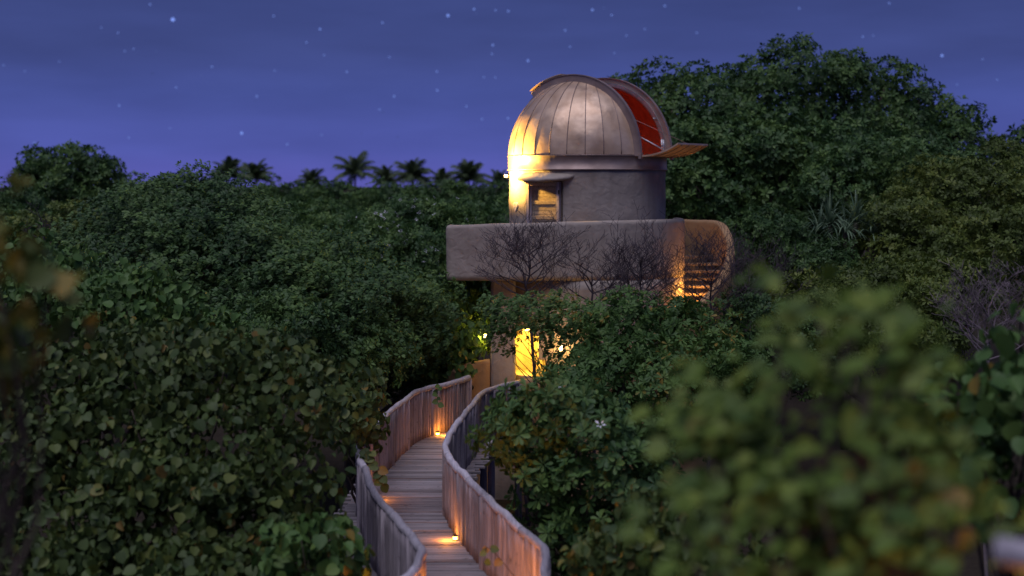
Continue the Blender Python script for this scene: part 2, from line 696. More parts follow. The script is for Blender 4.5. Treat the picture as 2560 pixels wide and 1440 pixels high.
po = obj('parapet', wall([(p[0], p[1]) for p in path], .26, par_top, par_bot, 10, .10, .02), M['plaster'], tower)

# square column under the terrace
bm = box_mesh(-.53, .09, 35.86, 36.5, -1.4, 4.785, .07)
obj('column', bm, M['plaster'], tower)

# helical outer wall of the stair
hel = [(-30, 2.42), (-14, 2.57), (0, 2.97), (25, 3.65), (48, 4.36), (56, 4.65), (61, 4.79), (66, 5.0), (72.6, 5.21), (80, 5.42), (88, 5.66), (95, 5.92), (101, 6.10), (108, 6.16), (155, 6.16)]
az_list = list(np.arange(-30, 156, 2.5))


def hel_z(a):
    return float(np.interp(a, [h[0] for h in hel], [h[1] for h in hel]))


obj('stair_wall', wall([ring_pt(a, 3.74) for a in az_list], .22, lambda i: hel_z(az_list[i]), lambda i: -1.4, 16, .08, .02), M['ochre'], tower)
nst = 21
for i in range(nst):
    a0 = -20 + 132 * i / nst
    a1 = a0 + 132 / nst
    zt = 1.68 + (Z_TER - 1.68) * i / (nst - 1)
    bm = bmesh.new()
    q = []
    for a, r in ((a0 + .1, 2.58), (a0 + .1, 3.62), (a1 + 1.4, 3.62), (a1 + 1.4, 2.58)):
        q.append(ring_pt(a, r))
    lo = [bm.verts.new((x, y, zt - .06)) for x, y in q]
    hi = [bm.verts.new((x, y, zt)) for x, y in q]
    bm.faces.new(list(reversed(lo)))
    bm.faces.new(hi)
    for k in range(4):
        bm.faces.new((lo[k], lo[(k + 1) % 4], hi[(k + 1) % 4], hi[k]))
    obj('step', bm, M['step'], tower)

# drum below the dome
DR = 2.06
drum = obj('drum', lathe([(DR, z) for z in np.linspace(Z_TER - .1, 7.52, 18)], 96, .022, cap=True), M['plaster'], tower)
DX0, DX1, DY = -.52, .52, -1.93       # door opening, in the frame of the door
MD = Matrix.Translation((CX, CY, 0)) @ Matrix.Rotation(R(-37), 4, 'Z')
bm = box_mesh(DX0, DX1 + .07, -2.8, DY + .12, Z_TER - .3, 7.22, 0)
bmesh.ops.transform(bm, matrix=MD, verts=bm.verts[:])
cut(drum, bm)


def dbox(name, x0, x1, y0, y1, z0, z1, bev, m, parent):
    return obj(name, box_mesh(x0, x1, y0, y1, z0, z1, bev, MD), m, parent)


door = dbox('door', DX0 + .02, DX1, DY, DY + .06, Z_TER + .01, 7.2, 0, M['door'], tower)
for (a, b) in ((DX0 + .02, DX0 + .10), (DX1 - .08, DX1)):
    dbox('door_jamb', a, b, DY - .10, DY - .003, Z_TER, 7.205, .008, M['picket'], door)
dbox('door_header', DX0 + .103, DX1 - .083, DY - .09, DY - .003, 7.10, 7.205, .008, M['door'], door)
for (a, b) in ((DX0 + .105, DX0 + .155), (DX1 - .135, DX1 - .085)):
    dbox('door_stile', a, b, DY - .062, DY - .003, Z_TER + .02, 7.095, .005, M['picket'], door)
for zc in (5.42, 6.30, 6.68):
    dbox('door_rail', DX0 + .157, DX1 - .137, DY - .05, DY - .003, zc - .045, zc + .045, .006, M['door'], door)
    dbox('door_rail', DX0 + .157, DX1 - .137, DY - .035, DY - .003, zc - .085, zc - .05, .005, M['door'], door)
bz = Z_TER + .02
while bz < 7.06:
    hgt = rnd.uniform(.07, .10)
    top = min(bz + hgt, 7.095)
    dbox('door_board', DX0 + .157, DX1 - .137, DY - .018 - rnd.uniform(0, .008), DY - .003, bz, top - .008, .004, M['door'], door)
    bz = top
dbox('hinge', DX1 - .015, DX1 + .02, DY - .13, DY - .103, 6.9, 7.0, 0, M['darkmetal'], door)
# canopy over the door
cv, cf = [], []
nseg = 22
for i in range(nseg + 1):
    u = i / nseg
    xx = -.86 + u * 1.74
    prof = math.sin(math.pi * u) ** .4 if 0 < u < 1 else 0
    yb = -math.sqrt(2.0 ** 2 - xx ** 2) + .05
    yf = -1.72 - .70 * prof
    yf = min(yf, yb - .1)
    zt = 7.50
    e = 1 - prof
    drop = .20 * prof + .02
    for (yy, zz) in ((yb, zt - .1 * e), (yf, zt - drop - .09 * e), (yf - .015, zt - drop - .035 - .09 * e), (yf + .01, zt - drop - .07 - .09 * e), (yb, zt - drop - .08 - .06 * e)):
        w = MD @ Vector((xx, yy, zz))
        cv.append((w.x, w.y + nz(w, 5) * .012, w.z + nz(w, 6, 4) * .012))
for i in range(nseg):
    for k in range(5):
        cf.append((i * 5 + k, (i + 1) * 5 + k, (i + 1) * 5 + (k + 1) % 5, i * 5 + (k + 1) % 5))
cf.append((0, 1, 2, 3, 4))
cf.append(tuple(nseg * 5 + k for k in (4, 3, 2, 1, 0)))
smooth(obj('door_canopy', pydata(cv, cf, 'canopy'), M['plaster'], tower))

# heart shaped plaque on the drum
pq_az = -66
pc = Vector((*ring_pt(pq_az, DR + .012), 6.58))
pm = Matrix.Translation(pc) @ Matrix.Rotation(R(pq_az), 4, 'Z')
bm = bmesh.new()
outline = []
for i in range(20):
    t = 2 * math.pi * i / 20
    outline.append((.0085 * 16 * math.sin(t) ** 3, .0092 * (13 * math.cos(t) - 4.0 * math.cos(2 * t) - 1.4 * math.cos(3 * t) - math.cos(4 * t) * .6)))
fr = [bm.verts.new(pm @ Vector((x, -.015, z))) for x, z in outline]
bk = [bm.verts.new(pm @ Vector((x, .03, z))) for x, z in outline]
bm.faces.new(fr)
bm.faces.new(list(reversed(bk)))
for i in range(20):
    j = (i + 1) % 20
    bm.faces.new((fr[j], fr[i], bk[i], bk[j]))
plq = obj('plaque', bm, M['plaque'], tower)
for k, (zz, hw) in enumerate(((.05, .06), (.01, .06), (-.03, .04))):
    xx = -hw
    while xx < hw - .01:
        ln = rnd.uniform(.02, .045)
        obj('lettering', box_mesh(xx, min(hw, xx + ln), -.018, -.0155, zz - .005, zz + .005, 0, pm), M['ink'], plq)
        xx += ln + .012

# --- dome
DZ, DRAD = 7.885, 2.08
DC = Vector((CX, CY, DZ))
PHI = R(54)
dv = Vector((math.sin(PHI), -math.cos(PHI), 0))
nv = Vector((-math.cos(PHI), -math.sin(PHI), 0))      # towards camera and left
W = .75
obj('dome_ring', lathe([(DRAD - .1, 7.50), (DRAD + .03, 7.50), (DRAD + .035, 7.53), (DRAD + .012, 7.54), (DRAD + .012, 7.85), (DRAD + .03, 7.865), (DRAD + .03, 7.885), (DRAD - .1, 7.885)], 96), M['rib'], tower)


def dome_pt(az, el, r):
    a, e = R(az), R(el)
    return DC + Vector((r * math.cos(e) * math.sin(a), -r * math.cos(e) * math.cos(a), r * math.sin(e)))


def clip_slit(bm, w):
    """Cut the slit strip |n| < w out of the front and top; the low rear of the strip stays."""
    parts = [(bm, [(nv * w, nv)]), (bm.copy(), [(-nv * w, -nv)]), (bm.copy(), [(nv * w, -nv), (-nv * w, nv), (-dv * (DRAD * .62), -dv)])]
    for b_, planes in parts:
        for co, no in planes:
            bmesh.ops.bisect_plane(b_, geom=b_.verts[:] + b_.edges[:] + b_.faces[:], plane_co=DC + co, plane_no=no, clear_inner=True)
    for b_, _ in parts[1:]:
        me = bpy.data.meshes.new('tmp')
        b_.to_mesh(me)
        b_.free()
        bm.from_mesh(me)
        bpy.data.meshes.remove(me)


def sphere_patch(a0, a1, e0, e1, r, na, ne, th=0, dent=0):
    bm = bmesh.new()
    layers = []
    for rr in ((r, r - th) if th else (r,)):
        g = [[bm.verts.new(dome_pt(a0 + (a1 - a0) * i / na, e0 + (e1 - e0) * j / ne, rr + (dent * nz(dome_pt(a0 + (a1 - a0) * i / na, e0 + (e1 - e0) * j / ne, r), 2.2) if dent else 0))) for i in range(na + 1)] for j in range(ne + 1)]
        layers.append(g)
    for j in range(ne):
        for i in range(na):
            g = layers[0]
            bm.faces.new((g[j][i], g[j][i + 1], g[j + 1][i + 1], g[j + 1][i]))
            if th:
                g = layers[1]
                bm.faces.new((g[j + 1][i], g[j + 1][i + 1], g[j][i + 1], g[j][i]))
    if th:
        o, q = layers
        for i in range(na):
            bm.faces.new((o[0][i + 1], o[0][i], q[0][i], q[0][i + 1]))
        for j in range(ne):
            bm.faces.new((o[j][0], o[j + 1][0], q[j + 1][0], q[j][0]))
            bm.faces.new((o[j + 1][na], o[j][na], q[j][na], q[j + 1][na]))
    return bm


bm = sphere_patch(0, 360, 0, 89.9, DRAD - .06, 72, 24)
clip_slit(bm, W - .01)
dome = smooth(obj('dome', bm, M['liner'], tower))
NG = 28
stepa = 360 / NG
for i in range(NG):
    a0 = -4.4 + i * stepa
    bm = sphere_patch(a0 + .25, a0 + stepa - .25, .3, 89, DRAD, 4, 26, 0, .012)
    clip_slit(bm, W)
    if len(bm.faces):
        smooth(obj('dome_panel', bm, M['dome'], dome))
    else:
        bm.free()
    # standing seam
    t = Tubes()
    pts = [dome_pt(a0, e, DRAD + .006) for e in np.linspace(.3, 88, 30)]
    seg = []
    for p in pts + [None]:
        if p is not None and (abs((p - DC).dot(nv)) > W + .02 or (p - DC).dot(dv) < -DRAD * .64):
            seg.append(p)
        else:
            if len(seg) > 2:
                t.add(seg, .011, 5)
            seg = []
    if t.n:
        obj('dome_seam', t.mesh('seam'), M['rib'], dome)


def arch(off0, off1, rin, rout, e0, e1, n=44):
    """Arched rib between two planes parallel to the slit, radii measured in the slit plane."""
    bm = bmesh.new()
    rows = []
    for i in range(n + 1):
        e = R(e0 + (e1 - e0) * i / n)
        row = []
        for (o, r) in ((off0, rin), (off0, rout), (off1, rout), (off1, rin)):
            row.append(bm.verts.new(DC + nv * o + dv * (r * math.cos(e)) + Vector((0, 0, r * math.sin(e)))))
        rows.append(row)
    for i in range(n):
        for k in range(4):
            k2 = (k + 1) % 4
            bm.faces.new((rows[i][k], rows[i][k2], rows[i + 1][k2], rows[i + 1][k]))
    bm.faces.new(rows[0])
    bm.faces.new(list(reversed(rows[-1])))
    bmesh.ops.recalc_face_normals(bm, faces=bm.faces[:])
    return bm


RW = math.sqrt(DRAD ** 2 - W ** 2)
for s in (1, -1):
    obj('slit_rib', arch(s * (W + .0), s * (W + .05), RW - .10, RW + .15, -1, 127), M['rib'], dome)
    obj('rib_flange', arch(s * (W - .035), s * (W - .002), RW - .06, RW + .03, 0, 126), M['steel'], dome)
    obj('rib_cap', arch(s * (W - .03), s * (W + .075), RW + .152, RW + .175, -1, 118), M['rib'], dome)
# upper shutter slid back over the rear of the dome
obj('upper_shutter', arch(-(W + .09), W + .09, RW + .185, RW + .21, 97, 126), M['dome'], dome)
obj('rear_infill', arch(-(W - .04), W - .04, RW + .02, RW + .06, 104, 134), M['rib'], dome)
# lower shutter folded out like a tailgate
TH = 31
fl = bmesh.new()
nl, nw = 12, 4
lay = []
for off in (0, -.045):
    g = []
    for j in range(nl + 1):
        t = R(TH * j / nl)
        rr = DRAD + .0
        base = DC + dv * (DRAD + .02 + rr * math.sin(t) - off * -math.sin(t) * 0) + Vector((0, 0, -.01 + rr * (1 - math.cos(t)) + off))
        g.append([fl.verts.new(base + nv * ((i / nw * 2 - 1) * (W + .03))) for i in range(nw + 1)])
    lay.append(g)
for j in range(nl):
    for i in range(nw):
        g = lay[0]
        fl.faces.new((g[j][i], g[j][i + 1], g[j + 1][i + 1], g[j + 1][i]))
        g = lay[1]
        fl.faces.new((g[j + 1][i], g[j + 1][i + 1], g[j][i + 1], g[j][i]))
o_, q_ = lay
for j in range(nl):
    fl.faces.new((o_[j][0], o_[j + 1][0], q_[j + 1][0], q_[j][0]))
    fl.faces.new((o_[j + 1][nw], o_[j][nw], q_[j][nw], q_[j + 1][nw]))
for i in range(nw):
    fl.faces.new((o_[0][i + 1], o_[0][i], q_[0][i], q_[0][i + 1]))
    fl.faces.new((o_[nl][i], o_[nl][i + 1], q_[nl][i + 1], q_[nl][i]))
bmesh.ops.recalc_face_normals(fl, faces=fl.faces[:])
flap = obj('lower_shutter', fl, M['dome'], dome)
for k in (-.75, -.28, .25, .75):
    t = Tubes()
    t.add([DC + dv * (DRAD + .02 + DRAD * math.sin(R(TH * j / 12))) + nv * (k * W) + Vector((0, 0, -.06 + DRAD * (1 - math.cos(R(TH * j / 12))))) for j in range(13)], .014, 5)
    obj('shutter_seam', t.mesh(), M['rib'], dome)
# hinge shoes, stay rod, cables and winch bits
for k in (-1, 1):
    obj('hinge_shoe', box_mesh(-.05, .05, -.04, .04, -.11, .03, .01, Matrix.Translation(DC + dv * (DRAD + .02) + nv * (k * (W + .03))) @ Matrix.Rotation(PHI, 4, 'Z')), M['rib'], dome)


def rod(name, a, b, r, m):
    t = Tubes()
    t.add([a, b], r, 6)
    return obj(name, t.mesh(), m, dome)


rod('stay_rod', DC + dv * (RW * math.cos(R(16))) + nv * (W - .05) + Vector((0, 0, RW * math.sin(R(16)))), DC + dv * (DRAD + .62) + nv * (W - .12) + Vector((0, 0, .11)), .018, M['steel'])
rod('cable', DC + dv * (RW * math.cos(R(30))) + nv * (W - .05) + Vector((0, 0, RW * math.sin(R(30)))), DC + dv * (DRAD + .8) + nv * (-W + .1) + Vector((0, 0, .2)), .008, M['rib'])
rod('pulley_arm', DC + dv * (RW * math.cos(R(37))) + nv * (W - .16) + Vector((0, 0, RW * math.sin(R(37)))), DC + dv * (RW * math.cos(R(37))) + nv * (W - .03) + Vector((0, 0, RW * math.sin(R(37)))), .03, M['steel'])
rod('pulley_arm', DC + dv * (RW * math.cos(R(30))) + nv * (-W + .18) + Vector((0, 0, RW * math.sin(R(30)))), DC + dv * (RW * math.cos(R(30))) + nv * (-W + .03) + Vector((0, 0, RW * math.sin(R(30)))), .022, M['steel'])
for k in (.05, .13):
    rod('winch_post', DC + dv * (RW - .03) + nv * (-W + k) + Vector((0, 0, .02)), DC + dv * (RW - .05) + nv * (-W + k) + Vector((0, 0, .42)), .018, M['steel'])

# low ochre wall beside the entrance
gw = [(-.56, 35.95), (-.75, 35.93), (-.95, 35.86), (-1.15, 35.72), (-1.32, 35.52), (-1.43, 35.25), (-1.47, 34.95)]
gwo = obj('low_garden_wall', wall(gw, .24, lambda i: 2.78 - .03 * i, lambda i: -1.4, 8, .1, .02), M['ochre'])
tag(gwo, 'low curved ochre plaster wall between tower column and end of railing', 'wall')


def light(name, loc, col, power, radius, parent):
    d = bpy.data.lights.new(name, 'POINT')
    d.energy = power
    d.color = col
    d.shadow_soft_size = radius
    o = bpy.data.objects.new(name, d)
    put(o, parent)
    o.location = Vector(loc) - Vector(parent.location)
    return o


def wall_lamp(loc, out, label, col, power, lens=True, size=.09, wm='lamp_warm', dz=0.0):
    """Small wall lamp: back plate on the wall, arm and shade holding the lens; out = horizontal outward direction."""
    t = thing('wall_lamp', label, 'lamp', loc)
    out = Vector(out).normalized()
    ang = math.atan2(out.x, -out.y)
    m = Matrix.Translation(loc) @ Matrix.Rotation(ang, 4, 'Z')
    obj('back_plate', box_mesh(-.05, .05, -.02, .06, -.07, .07, .01, m), M['darkmetal'], t)
    tb = Tubes()
    tb.add([m @ Vector((0, 0, 0)), m @ Vector((0, -.08, .0)), m @ Vector((0, -.12, .02))], .012, 6)
    obj('arm', tb.mesh(), M['darkmetal'], t)
    obj('lens', box_mesh(-size / 2, size / 2, -.17, -.10, -size * .8, size * .6, .012, m), M[wm], t)
    light('lamp_light', m @ Vector((0, -.30, dz)), col, power, .06, t)
    return t


# lamp on the drum beside the door, lighting the dome from the left
pl_ = Vector((*ring_pt(-84, DR + .02), 7.36))
t = thing('wall_lamp', 'warm floodlight on a short arm left of the tower door canopy', 'lamp', pl_)
outv = Vector((math.sin(R(-84)), -math.cos(R(-84)), 0))
tb = Tubes()
tb.add([pl_, pl_ + outv * .06 + Vector((0, 0, -.03)), pl_ + outv * .10], .016, 6)
obj('arm', tb.mesh(), M['darkmetal'], t)
mm = Matrix.Translation(pl_ + outv * .075) @ Matrix.Rotation(R(-84), 4, 'Z')
obj('lens', box_mesh(-.05, .05, -.04, .04, -.03, .035, .01, mm), M['lamp_warm'], t)
obj('shade', box_mesh(-.06, .06, -.05, .05, -.055, -.033, .006, mm), M['darkmetal'], t)
fl_ = light('lamp_light', ring_pt(-69, DR + .66) + (7.56,), (1.0, .56, .11), 1300, .05, t)
fd = bpy.data.lights.new('flood_beam', 'SPOT')
fd.energy, fd.color, fd.shadow_soft_size = 1300, (1.0, .56, .11), .05
fd.spot_size, fd.spot_blend = R(142), .5
fl_.data = fd
fl_.rotation_euler = (Vector((CX, CY, 7.98)) - Vector(ring_pt(-69, DR + .66) + (7.56,))).to_track_quat('-Z', 'Y').to_euler()

wall_lamp((*ring_pt(67, 2.57), 4.05), (*(Vector(ring_pt(67, 3)) - Vector((CX, CY))), 0), 'small bright lamp on the stair wall behind the bare shrubs', (1.0, .44, .08), 55, dz=.4)
wall_lamp((*ring_pt(-17, 2.57), 3.12), (*(Vector(ring_pt(-17, 3)) - Vector((CX, CY))), 0), 'small bright lamp on the tower core beside the glowing alcove', (1.0, .58, .16), 30)
wall_lamp((-.55, 36.3, 3.3), (-1, .5, 0), 'warm lamp on the far side of the tower column', (1.0, .6, .14), 60)
ta = thing('alcove_lamp', 'lamp glowing yellow inside the arched alcove of the tower', 'lamp', (.38, 36.9, 3.36))
obj('lens', box_mesh(.30, .46, 36.82, 36.98, 3.40, 3.45, .015), M['lamp_warm'], ta)
obj('bracket', box_mesh(.34, .42, 36.86, 36.94, 3.452, 3.53, .008), M['darkmetal'], ta)
light('lamp_light', (.36, 36.45, 3.15), (1.0, .56, .05), 170, .08, ta)
# red observing lamp inside the dome
tr_ = thing('red_lamp', 'red observing lamp glowing inside the open dome', 'lamp', (CX - .9, CY + .7, 7.95))
obj('lens', box_mesh(CX - .96, CX - .84, CY + .64, CY + .76, 8.0, 8.06, .02), emit_mat('red_lens', (1, .1, .02), 4), tr_)
obj('housing', box_mesh(CX - .95, CX - .85, CY + .65, CY + .75, 7.51, 7.998, .01), M['darkmetal'], tr_)
light('lamp_light', (CX - .1, CY - .1, 7.95), (1.0, .13, .008), 26, .12, tr_)

for o_ in [o for o in COL.objects if o.parent is None and o.get('label') and o.type in ('EMPTY', 'MESH')]:
    o_.location.z += .65          # set the whole tower group on its rise

# ------------------------------------------------------------------ boardwalk
DECK = EYE - 5.75
RAILH = 1.1
right_px = [(1296, 958), (1240, 971), (1201, 987), (1182, 1012), (1151, 1049), (1128, 1082), (1114, 1113), (1117, 1129), (1132, 1156), (1163, 1191), (1198, 1226), (1237, 1263), (1264, 1288), (1307, 1327), (1345, 1362), (1361, 1382), (1364, 1440)]
left_px = [(1172, 946), (1132, 958), (1073, 971), (1034, 985), (1003, 1008), (964, 1041), (925, 1082), (899, 1117), (898, 1137), (914, 1179), (929, 1222), (957, 1261), (995, 1304), (1027, 1339), (1054, 1378), (1050, 1397), (1030, 1440)]


def top_to_plan(px):
    out = []
    for x, y in px:
        Z = F * (EYE - DECK - RAILH) / (y - HY)
        out.append(Vector(((x - 1280) / F * Z, Z)))
    return out


RP = top_to_plan(right_px) + [Vector((.33, 16.4)), Vector((.1, 14.8)), Vector((-.1, 13.0))]
LP = top_to_plan(left_px) + [Vector((-1.42, 16.5)), Vector((-1.7, 14.8)), Vector((-1.9, 13.0))]


def catmull(pts, n=8):
    out = []
    for i in range(len(pts) - 1):
        p0, p1, p2, p3 = pts[max(i - 1, 0)], pts[i], pts[i + 1], pts[min(i + 2, len(pts) - 1)]
        for k in range(n):
            t = k / n
            out.append(.5 * ((2 * p1) + (p2 - p0) * t + (2 * p0 - 5 * p1 + 4 * p2 - p3) * t * t + (3 * p1 - p0 - 3 * p2 + p3) * t ** 3))
    out.append(pts[-1])
    return out


def resample(pts, step):
    out = [pts[0].copy()]
    acc = 0
    for a, b in zip(pts, pts[1:]):
        d = (b - a).length
        pos = 0
        while acc + d - pos >= step:
            pos += step - acc
            acc = 0
            out.append(a.lerp(b, pos / d))
        acc += d - pos
    return out


RC, LC = catmull(RP), catmull(LP)

picket_meshes = []
for k in range(6):
    t = Tubes()
    r = rnd.uniform(.041, .050)
    pts, rad = [], []
    for q in range(6):
        z = RAILH * .985 * q / 5
        pts.append((rnd.uniform(-.006, .006), rnd.uniform(-.006, .006), z))
        rad.append(r * rnd.uniform(.9, 1.06))
    t.add(pts, rad, 8)
    me = t.mesh('picket')
    me.materials.append(M['picket'])
    picket_meshes.append(me)
post_t = Tubes()
post_t.add([(0, 0, -2.2), (0, 0, 0), (.004, 0, .6), (0, 0, RAILH - .02)], [.085, .08, .077, .075], 10)
post_me = post_t.mesh('post')
post_me.materials.append(M['picket'])


def railing(curve, label):
    t = thing('timber_railing', label, 'railing', (curve[0].x, curve[0].y, DECK))
    pr = random.Random(len(label))
    inv = Matrix.Translation(t.location).inverted()
    pts = resample(curve, .118)
    for i, p in enumerate(pts):
        if i % 15 == 0:
            o = bpy.data.objects.new('post', post_me)
            put(o, t)
            o.location = Vector((p.x, p.y, DECK)) - t.location
            o.rotation_euler = (0, 0, pr.uniform(0, 6))
            continue
        o = bpy.data.objects.new('picket', picket_meshes[pr.randrange(6)])
        put(o, t)
        o.location = Vector((p.x + pr.uniform(-.008, .008), p.y + pr.uniform(-.008, .008), DECK + .004)) - t.location
        o.rotation_euler = (pr.uniform(-.012, .012), pr.uniform(-.012, .012), pr.uniform(0, 6))
        o.scale = (pr.uniform(.88, 1.12),) * 2 + (1,)
    # log handrail in lengths
    fine = resample(curve, .08)
    i = 0
    while i < len(fine) - 3:
        ln = pr.randrange(30, 46)
        seg = fine[i:i + ln + 1]
        if len(fine) - (i + ln) < 12:
            seg = fine[i:]
            ln = len(seg)
        tb = Tubes()
        r0 = pr.uniform(.060, .070)
        pp, rr = [], []
        for k, p in enumerate(seg):
            w = Vector((p.x, p.y, DECK + RAILH))
            pp.append(w + Vector((nz(w, 1.6, 9) * .035, nz(w, 1.6, 4) * .03, nz(w, 1.5, 2) * .025)))
            rr.append(r0 * (1 + .13 * nz(w, 4, 6)) * (1 - .1 * k / len(seg)))
        tb.add(pp, rr, 10)
        smooth(obj('handrail_log', tb.mesh('handrail_log'), M['log'], t))
        i += ln
    return t


railing(LC, 'weathered log railing along the side of the boardwalk opposite the bush with paddle leaves')
railing(RC, 'weathered log railing between the boardwalk and the bush with paddle leaves')

walk = thing('boardwalk', 'winding timber boardwalk of cross planks leading to the tower', 'boardwalk', (-1.2, 24, DECK))


def x_at(curve, Y):
    best = None
    for a, b in zip(curve, curve[1:]):
        if (a.y - Y) * (b.y - Y) <= 0 and abs(a.y - b.y) > 1e-6:
            t = (Y - a.y) / (b.y - a.y)
            x = a.x + (b.x - a.x) * t
            best = x if best is None else best
    if best is None:
        best = curve[0].x if Y > curve[0].y else curve[-1].x
    return best


y = 13.2
k = 0
while y < 34.3:
    wdt = .142
    xl, xr = x_at(LC, min(y, 33.7)), x_at(RC, min(y, 33.4))
    if y > 33.0:
        xl, xr = x_at(LC, 33.0), x_at(RC, 33.0) + .4
    ol = (.36 if k % 2 else .24) + rnd.uniform(-.04, .07)
    orr = (.34 if (k // 1) % 2 else .20) + rnd.uniform(-.05, .09)
    if y > 32.5:
        ol, orr = .12, .12
    x0, x1 = xl - ol, xr + orr
    cxp = (x0 + x1) / 2
    bm = box_mesh(x0 - cxp, x1 - cxp, -wdt / 2, wdt / 2, -.042, 0, .004)
    o = obj('plank', bm, M['plank'], walk, world=False)
    o.location = Vector((cxp, y, DECK + rnd.uniform(-.004, .004) + (.012 if rnd.random() < .12 else 0))) - walk.location
    o.rotation_euler = (rnd.uniform(-.012, .012), 0, rnd.uniform(-.012, .012))
    y += wdt + .009
    k += 1
for (c, off) in ((LC, .3), (RC, -.3)):
    fine = resample(c, .6)
    fine = [p for p in fine if 13.2 < p.y < 33.5]
    for a, b in zip(fine, fine[1:]):
        dvec = (b - a)
        ang = math.atan2(dvec.y, dvec.x)
        mm = Matrix.Translation((a.x + off, a.y, DECK - .15)) @ Matrix.Rotation(ang, 4, 'Z')
        obj('beam', box_mesh(0, dvec.length, -.05, .05, -.1, .09, 0, mm), M['plank'], walk)
    for p in fine[::4]:
        tb = Tubes()
        tb.add([(p.x + off, p.y, -.4), (p.x + off, p.y, DECK - .16)], .09, 8)
        obj('pile', tb.mesh(), M['picket'], walk)


def deck_lamp(loc, side, label, power, dist=.14, col=(1.0, .30, .03)):
    """Small box lamp standing on the deck against the pickets."""
    t = thing('deck_lamp', label, 'lamp', loc)
    x, y_, z = loc
    obj('housing', box_mesh(x - .035, x + .035, y_ - .05, y_ + .05, z + .055, z + .09, .006), M['darkmetal'], t)
    obj('base', box_mesh(x - .04, x + .04, y_ - .05, y_ + .05, z + .0, z + .012, .004), M['darkmetal'], t)
    obj('lens', box_mesh(x - .032, x + .032, y_ - .047, y_ + .047, z + .0125, z + .0545, .004), M['lamp_orange'], t)
    light('lamp_light', (x + side * dist, y_ - .02, z + .10), col, power, .035, t)
    return t


def deck_pt(x, y):
    Z = F * (EYE - DECK) / (y - HY)
    return Vector(((x - 1280) / F * Z, Z, DECK + .012))


a = deck_pt(1080, 1089)
deck_lamp((x_at(LC, a.y) + .11, a.y, DECK + .012), 1, 'glowing deck lamp at the foot of the railing near the tower entrance', 11)
b = deck_pt(1142, 1351)
deck_lamp((x_at(RC, b.y) - .10, b.y, DECK + .012), -1, 'glowing deck lamp in the open middle of the boardwalk', 11)
c = deck_pt(930, 1252)
deck_lamp((x_at(LC, c.y) + .11, c.y, DECK + .012), 1, 'deck lamp whose glow shows behind the railing of the boardwalk bend', 10)
deck_lamp((x_at(LC, 17.2) + .13, 17.2, DECK + .012), 1, 'deck lamp hidden behind the railing where the boardwalk turns away', 220, .3)
deck_lamp((x_at(RC, 30.4) - .11, 30.4, DECK + .012), -1, 'deck lamp on the inside of the far railing bend', 7)

# piece of the lookout railing close to the camera
pr_ = thing('lookout_railing', 'blurred log end of the lookout railing close by', 'railing', (3.3, 6.5, 0))
tb = Tubes()
A = P(2488, 1374, 5.3)
B = A + Vector((1.5, -.75, -.24))
tb.add([A.lerp(B, q / 8) + Vector((0, 0, .012 * math.sin(q * 1.7))) for q in range(9)], [.052 + .003 * math.sin(q * 2.1) for q in range(9)], 12)
smooth(obj('handrail_log', tb.mesh(), M['log'], pr_))
for q in (.35, .8):
    p = A.lerp(B, q)
    tb = Tubes()
    tb.add([(p.x, p.y, -.3), (p.x, p.y, p.z - .03)], .07, 10)
    obj('post', tb.mesh(), M['picket'], pr_)
tl = thing('lookout_lamp', 'orange lamp on a post of the lookout railing below the log end', 'lamp', (A.x + .45, A.y - .25, 5.7))
obj('lens', box_mesh(A.x + .41, A.x + .49, A.y - .29, A.y - .21, 5.7, 5.76, .01), M['lamp_orange'], tl)
obj('housing', box_mesh(A.x + .40, A.x + .62, A.y - .30, A.y - .20, 5.66, 5.698, .01), M['darkmetal'], tl)
light('lamp_light', (A.x + .22, A.y - .10, 6.02), (1.0, .36, .05), 12.0, .04, tl)

# ------------------------------------------------------------------ vegetation
def leaf_template(kind):
    if kind == 'round':         # heart-round blade, x along the midrib
        v = [(0, 0, 0), (.30, 0, -.07)]
        rim = [(-.02, .0), (-.06, .22), (.10, .44), (.40, .50), (.68, .38), (.90, .16), (1.0, 0), (.90, -.16), (.68, -.38), (.40, -.50), (.10, -.44), (-.06, -.22)]
        v = [(.40, 0, -.02)] + [(x, y, .10 * abs(y) * 2 - .12 * max(0, x - .4)) for x, y in rim]
        n = len(rim)
        f = [(0, 1 + i, 1 + (i + 1) % n) for i in range(n)]
    elif kind == 'ovate':       # narrower, folded and curled
        rim = [(0, .0), (.04, .16), (.22, .34), (.48, .36), (.74, .22), (1.0, 0), (.74, -.22), (.48, -.36), (.22, -.34), (.04, -.16)]
        v = [(.42, 0, -.10)] + [(x, y, .62 * abs(y) - .34 * max(0, x - .3) ** 1.5) for x, y in rim]
        n = len(rim)
        f = [(0, 1 + i, 1 + (i + 1) % n) for i in range(n)]
    elif kind == 'paddle':      # obovate paddle
        rim = [(0, .03), (.35, .12), (.68, .24), (.88, .20), (1.0, .05), (1.0, -.05), (.88, -.20), (.68, -.24), (.35, -.12), (0, -.03)]
        v = [(.62, 0, -.02)] + [(x, y, .35 * abs(y) - .22 * x * x + .0) for x, y in rim]
        v[0] = (.62, 0, -.10)
        n = len(rim)
        f = [(0, 1 + i, 1 + (i + 1) % n) for i in range(n)]
    elif kind == 'blade':       # four triangle leaf for middle distance
        v = [(0, 0, 0), (.55, .23, .04), (.55, -.23, .04), (1, 0, -.14), (.55, 0, -.03)]
        f = [(0, 4, 1), (0, 2, 4), (1, 4, 3), (4, 2, 3)]
    else:                       # two triangle leaf for far trees
        v = [(0, 0, 0), (.55, .26, .05), (1, 0, -.12), (.55, -.26, .05)]
        f = [(0, 2, 1), (0, 3, 2)]
    return np.array(v, float), np.array([(a, c, b) for a, b, c in f], int)


TEMPL = {k: leaf_template(k) for k in ('round', 'ovate', 'paddle', 'blade', 'far')}


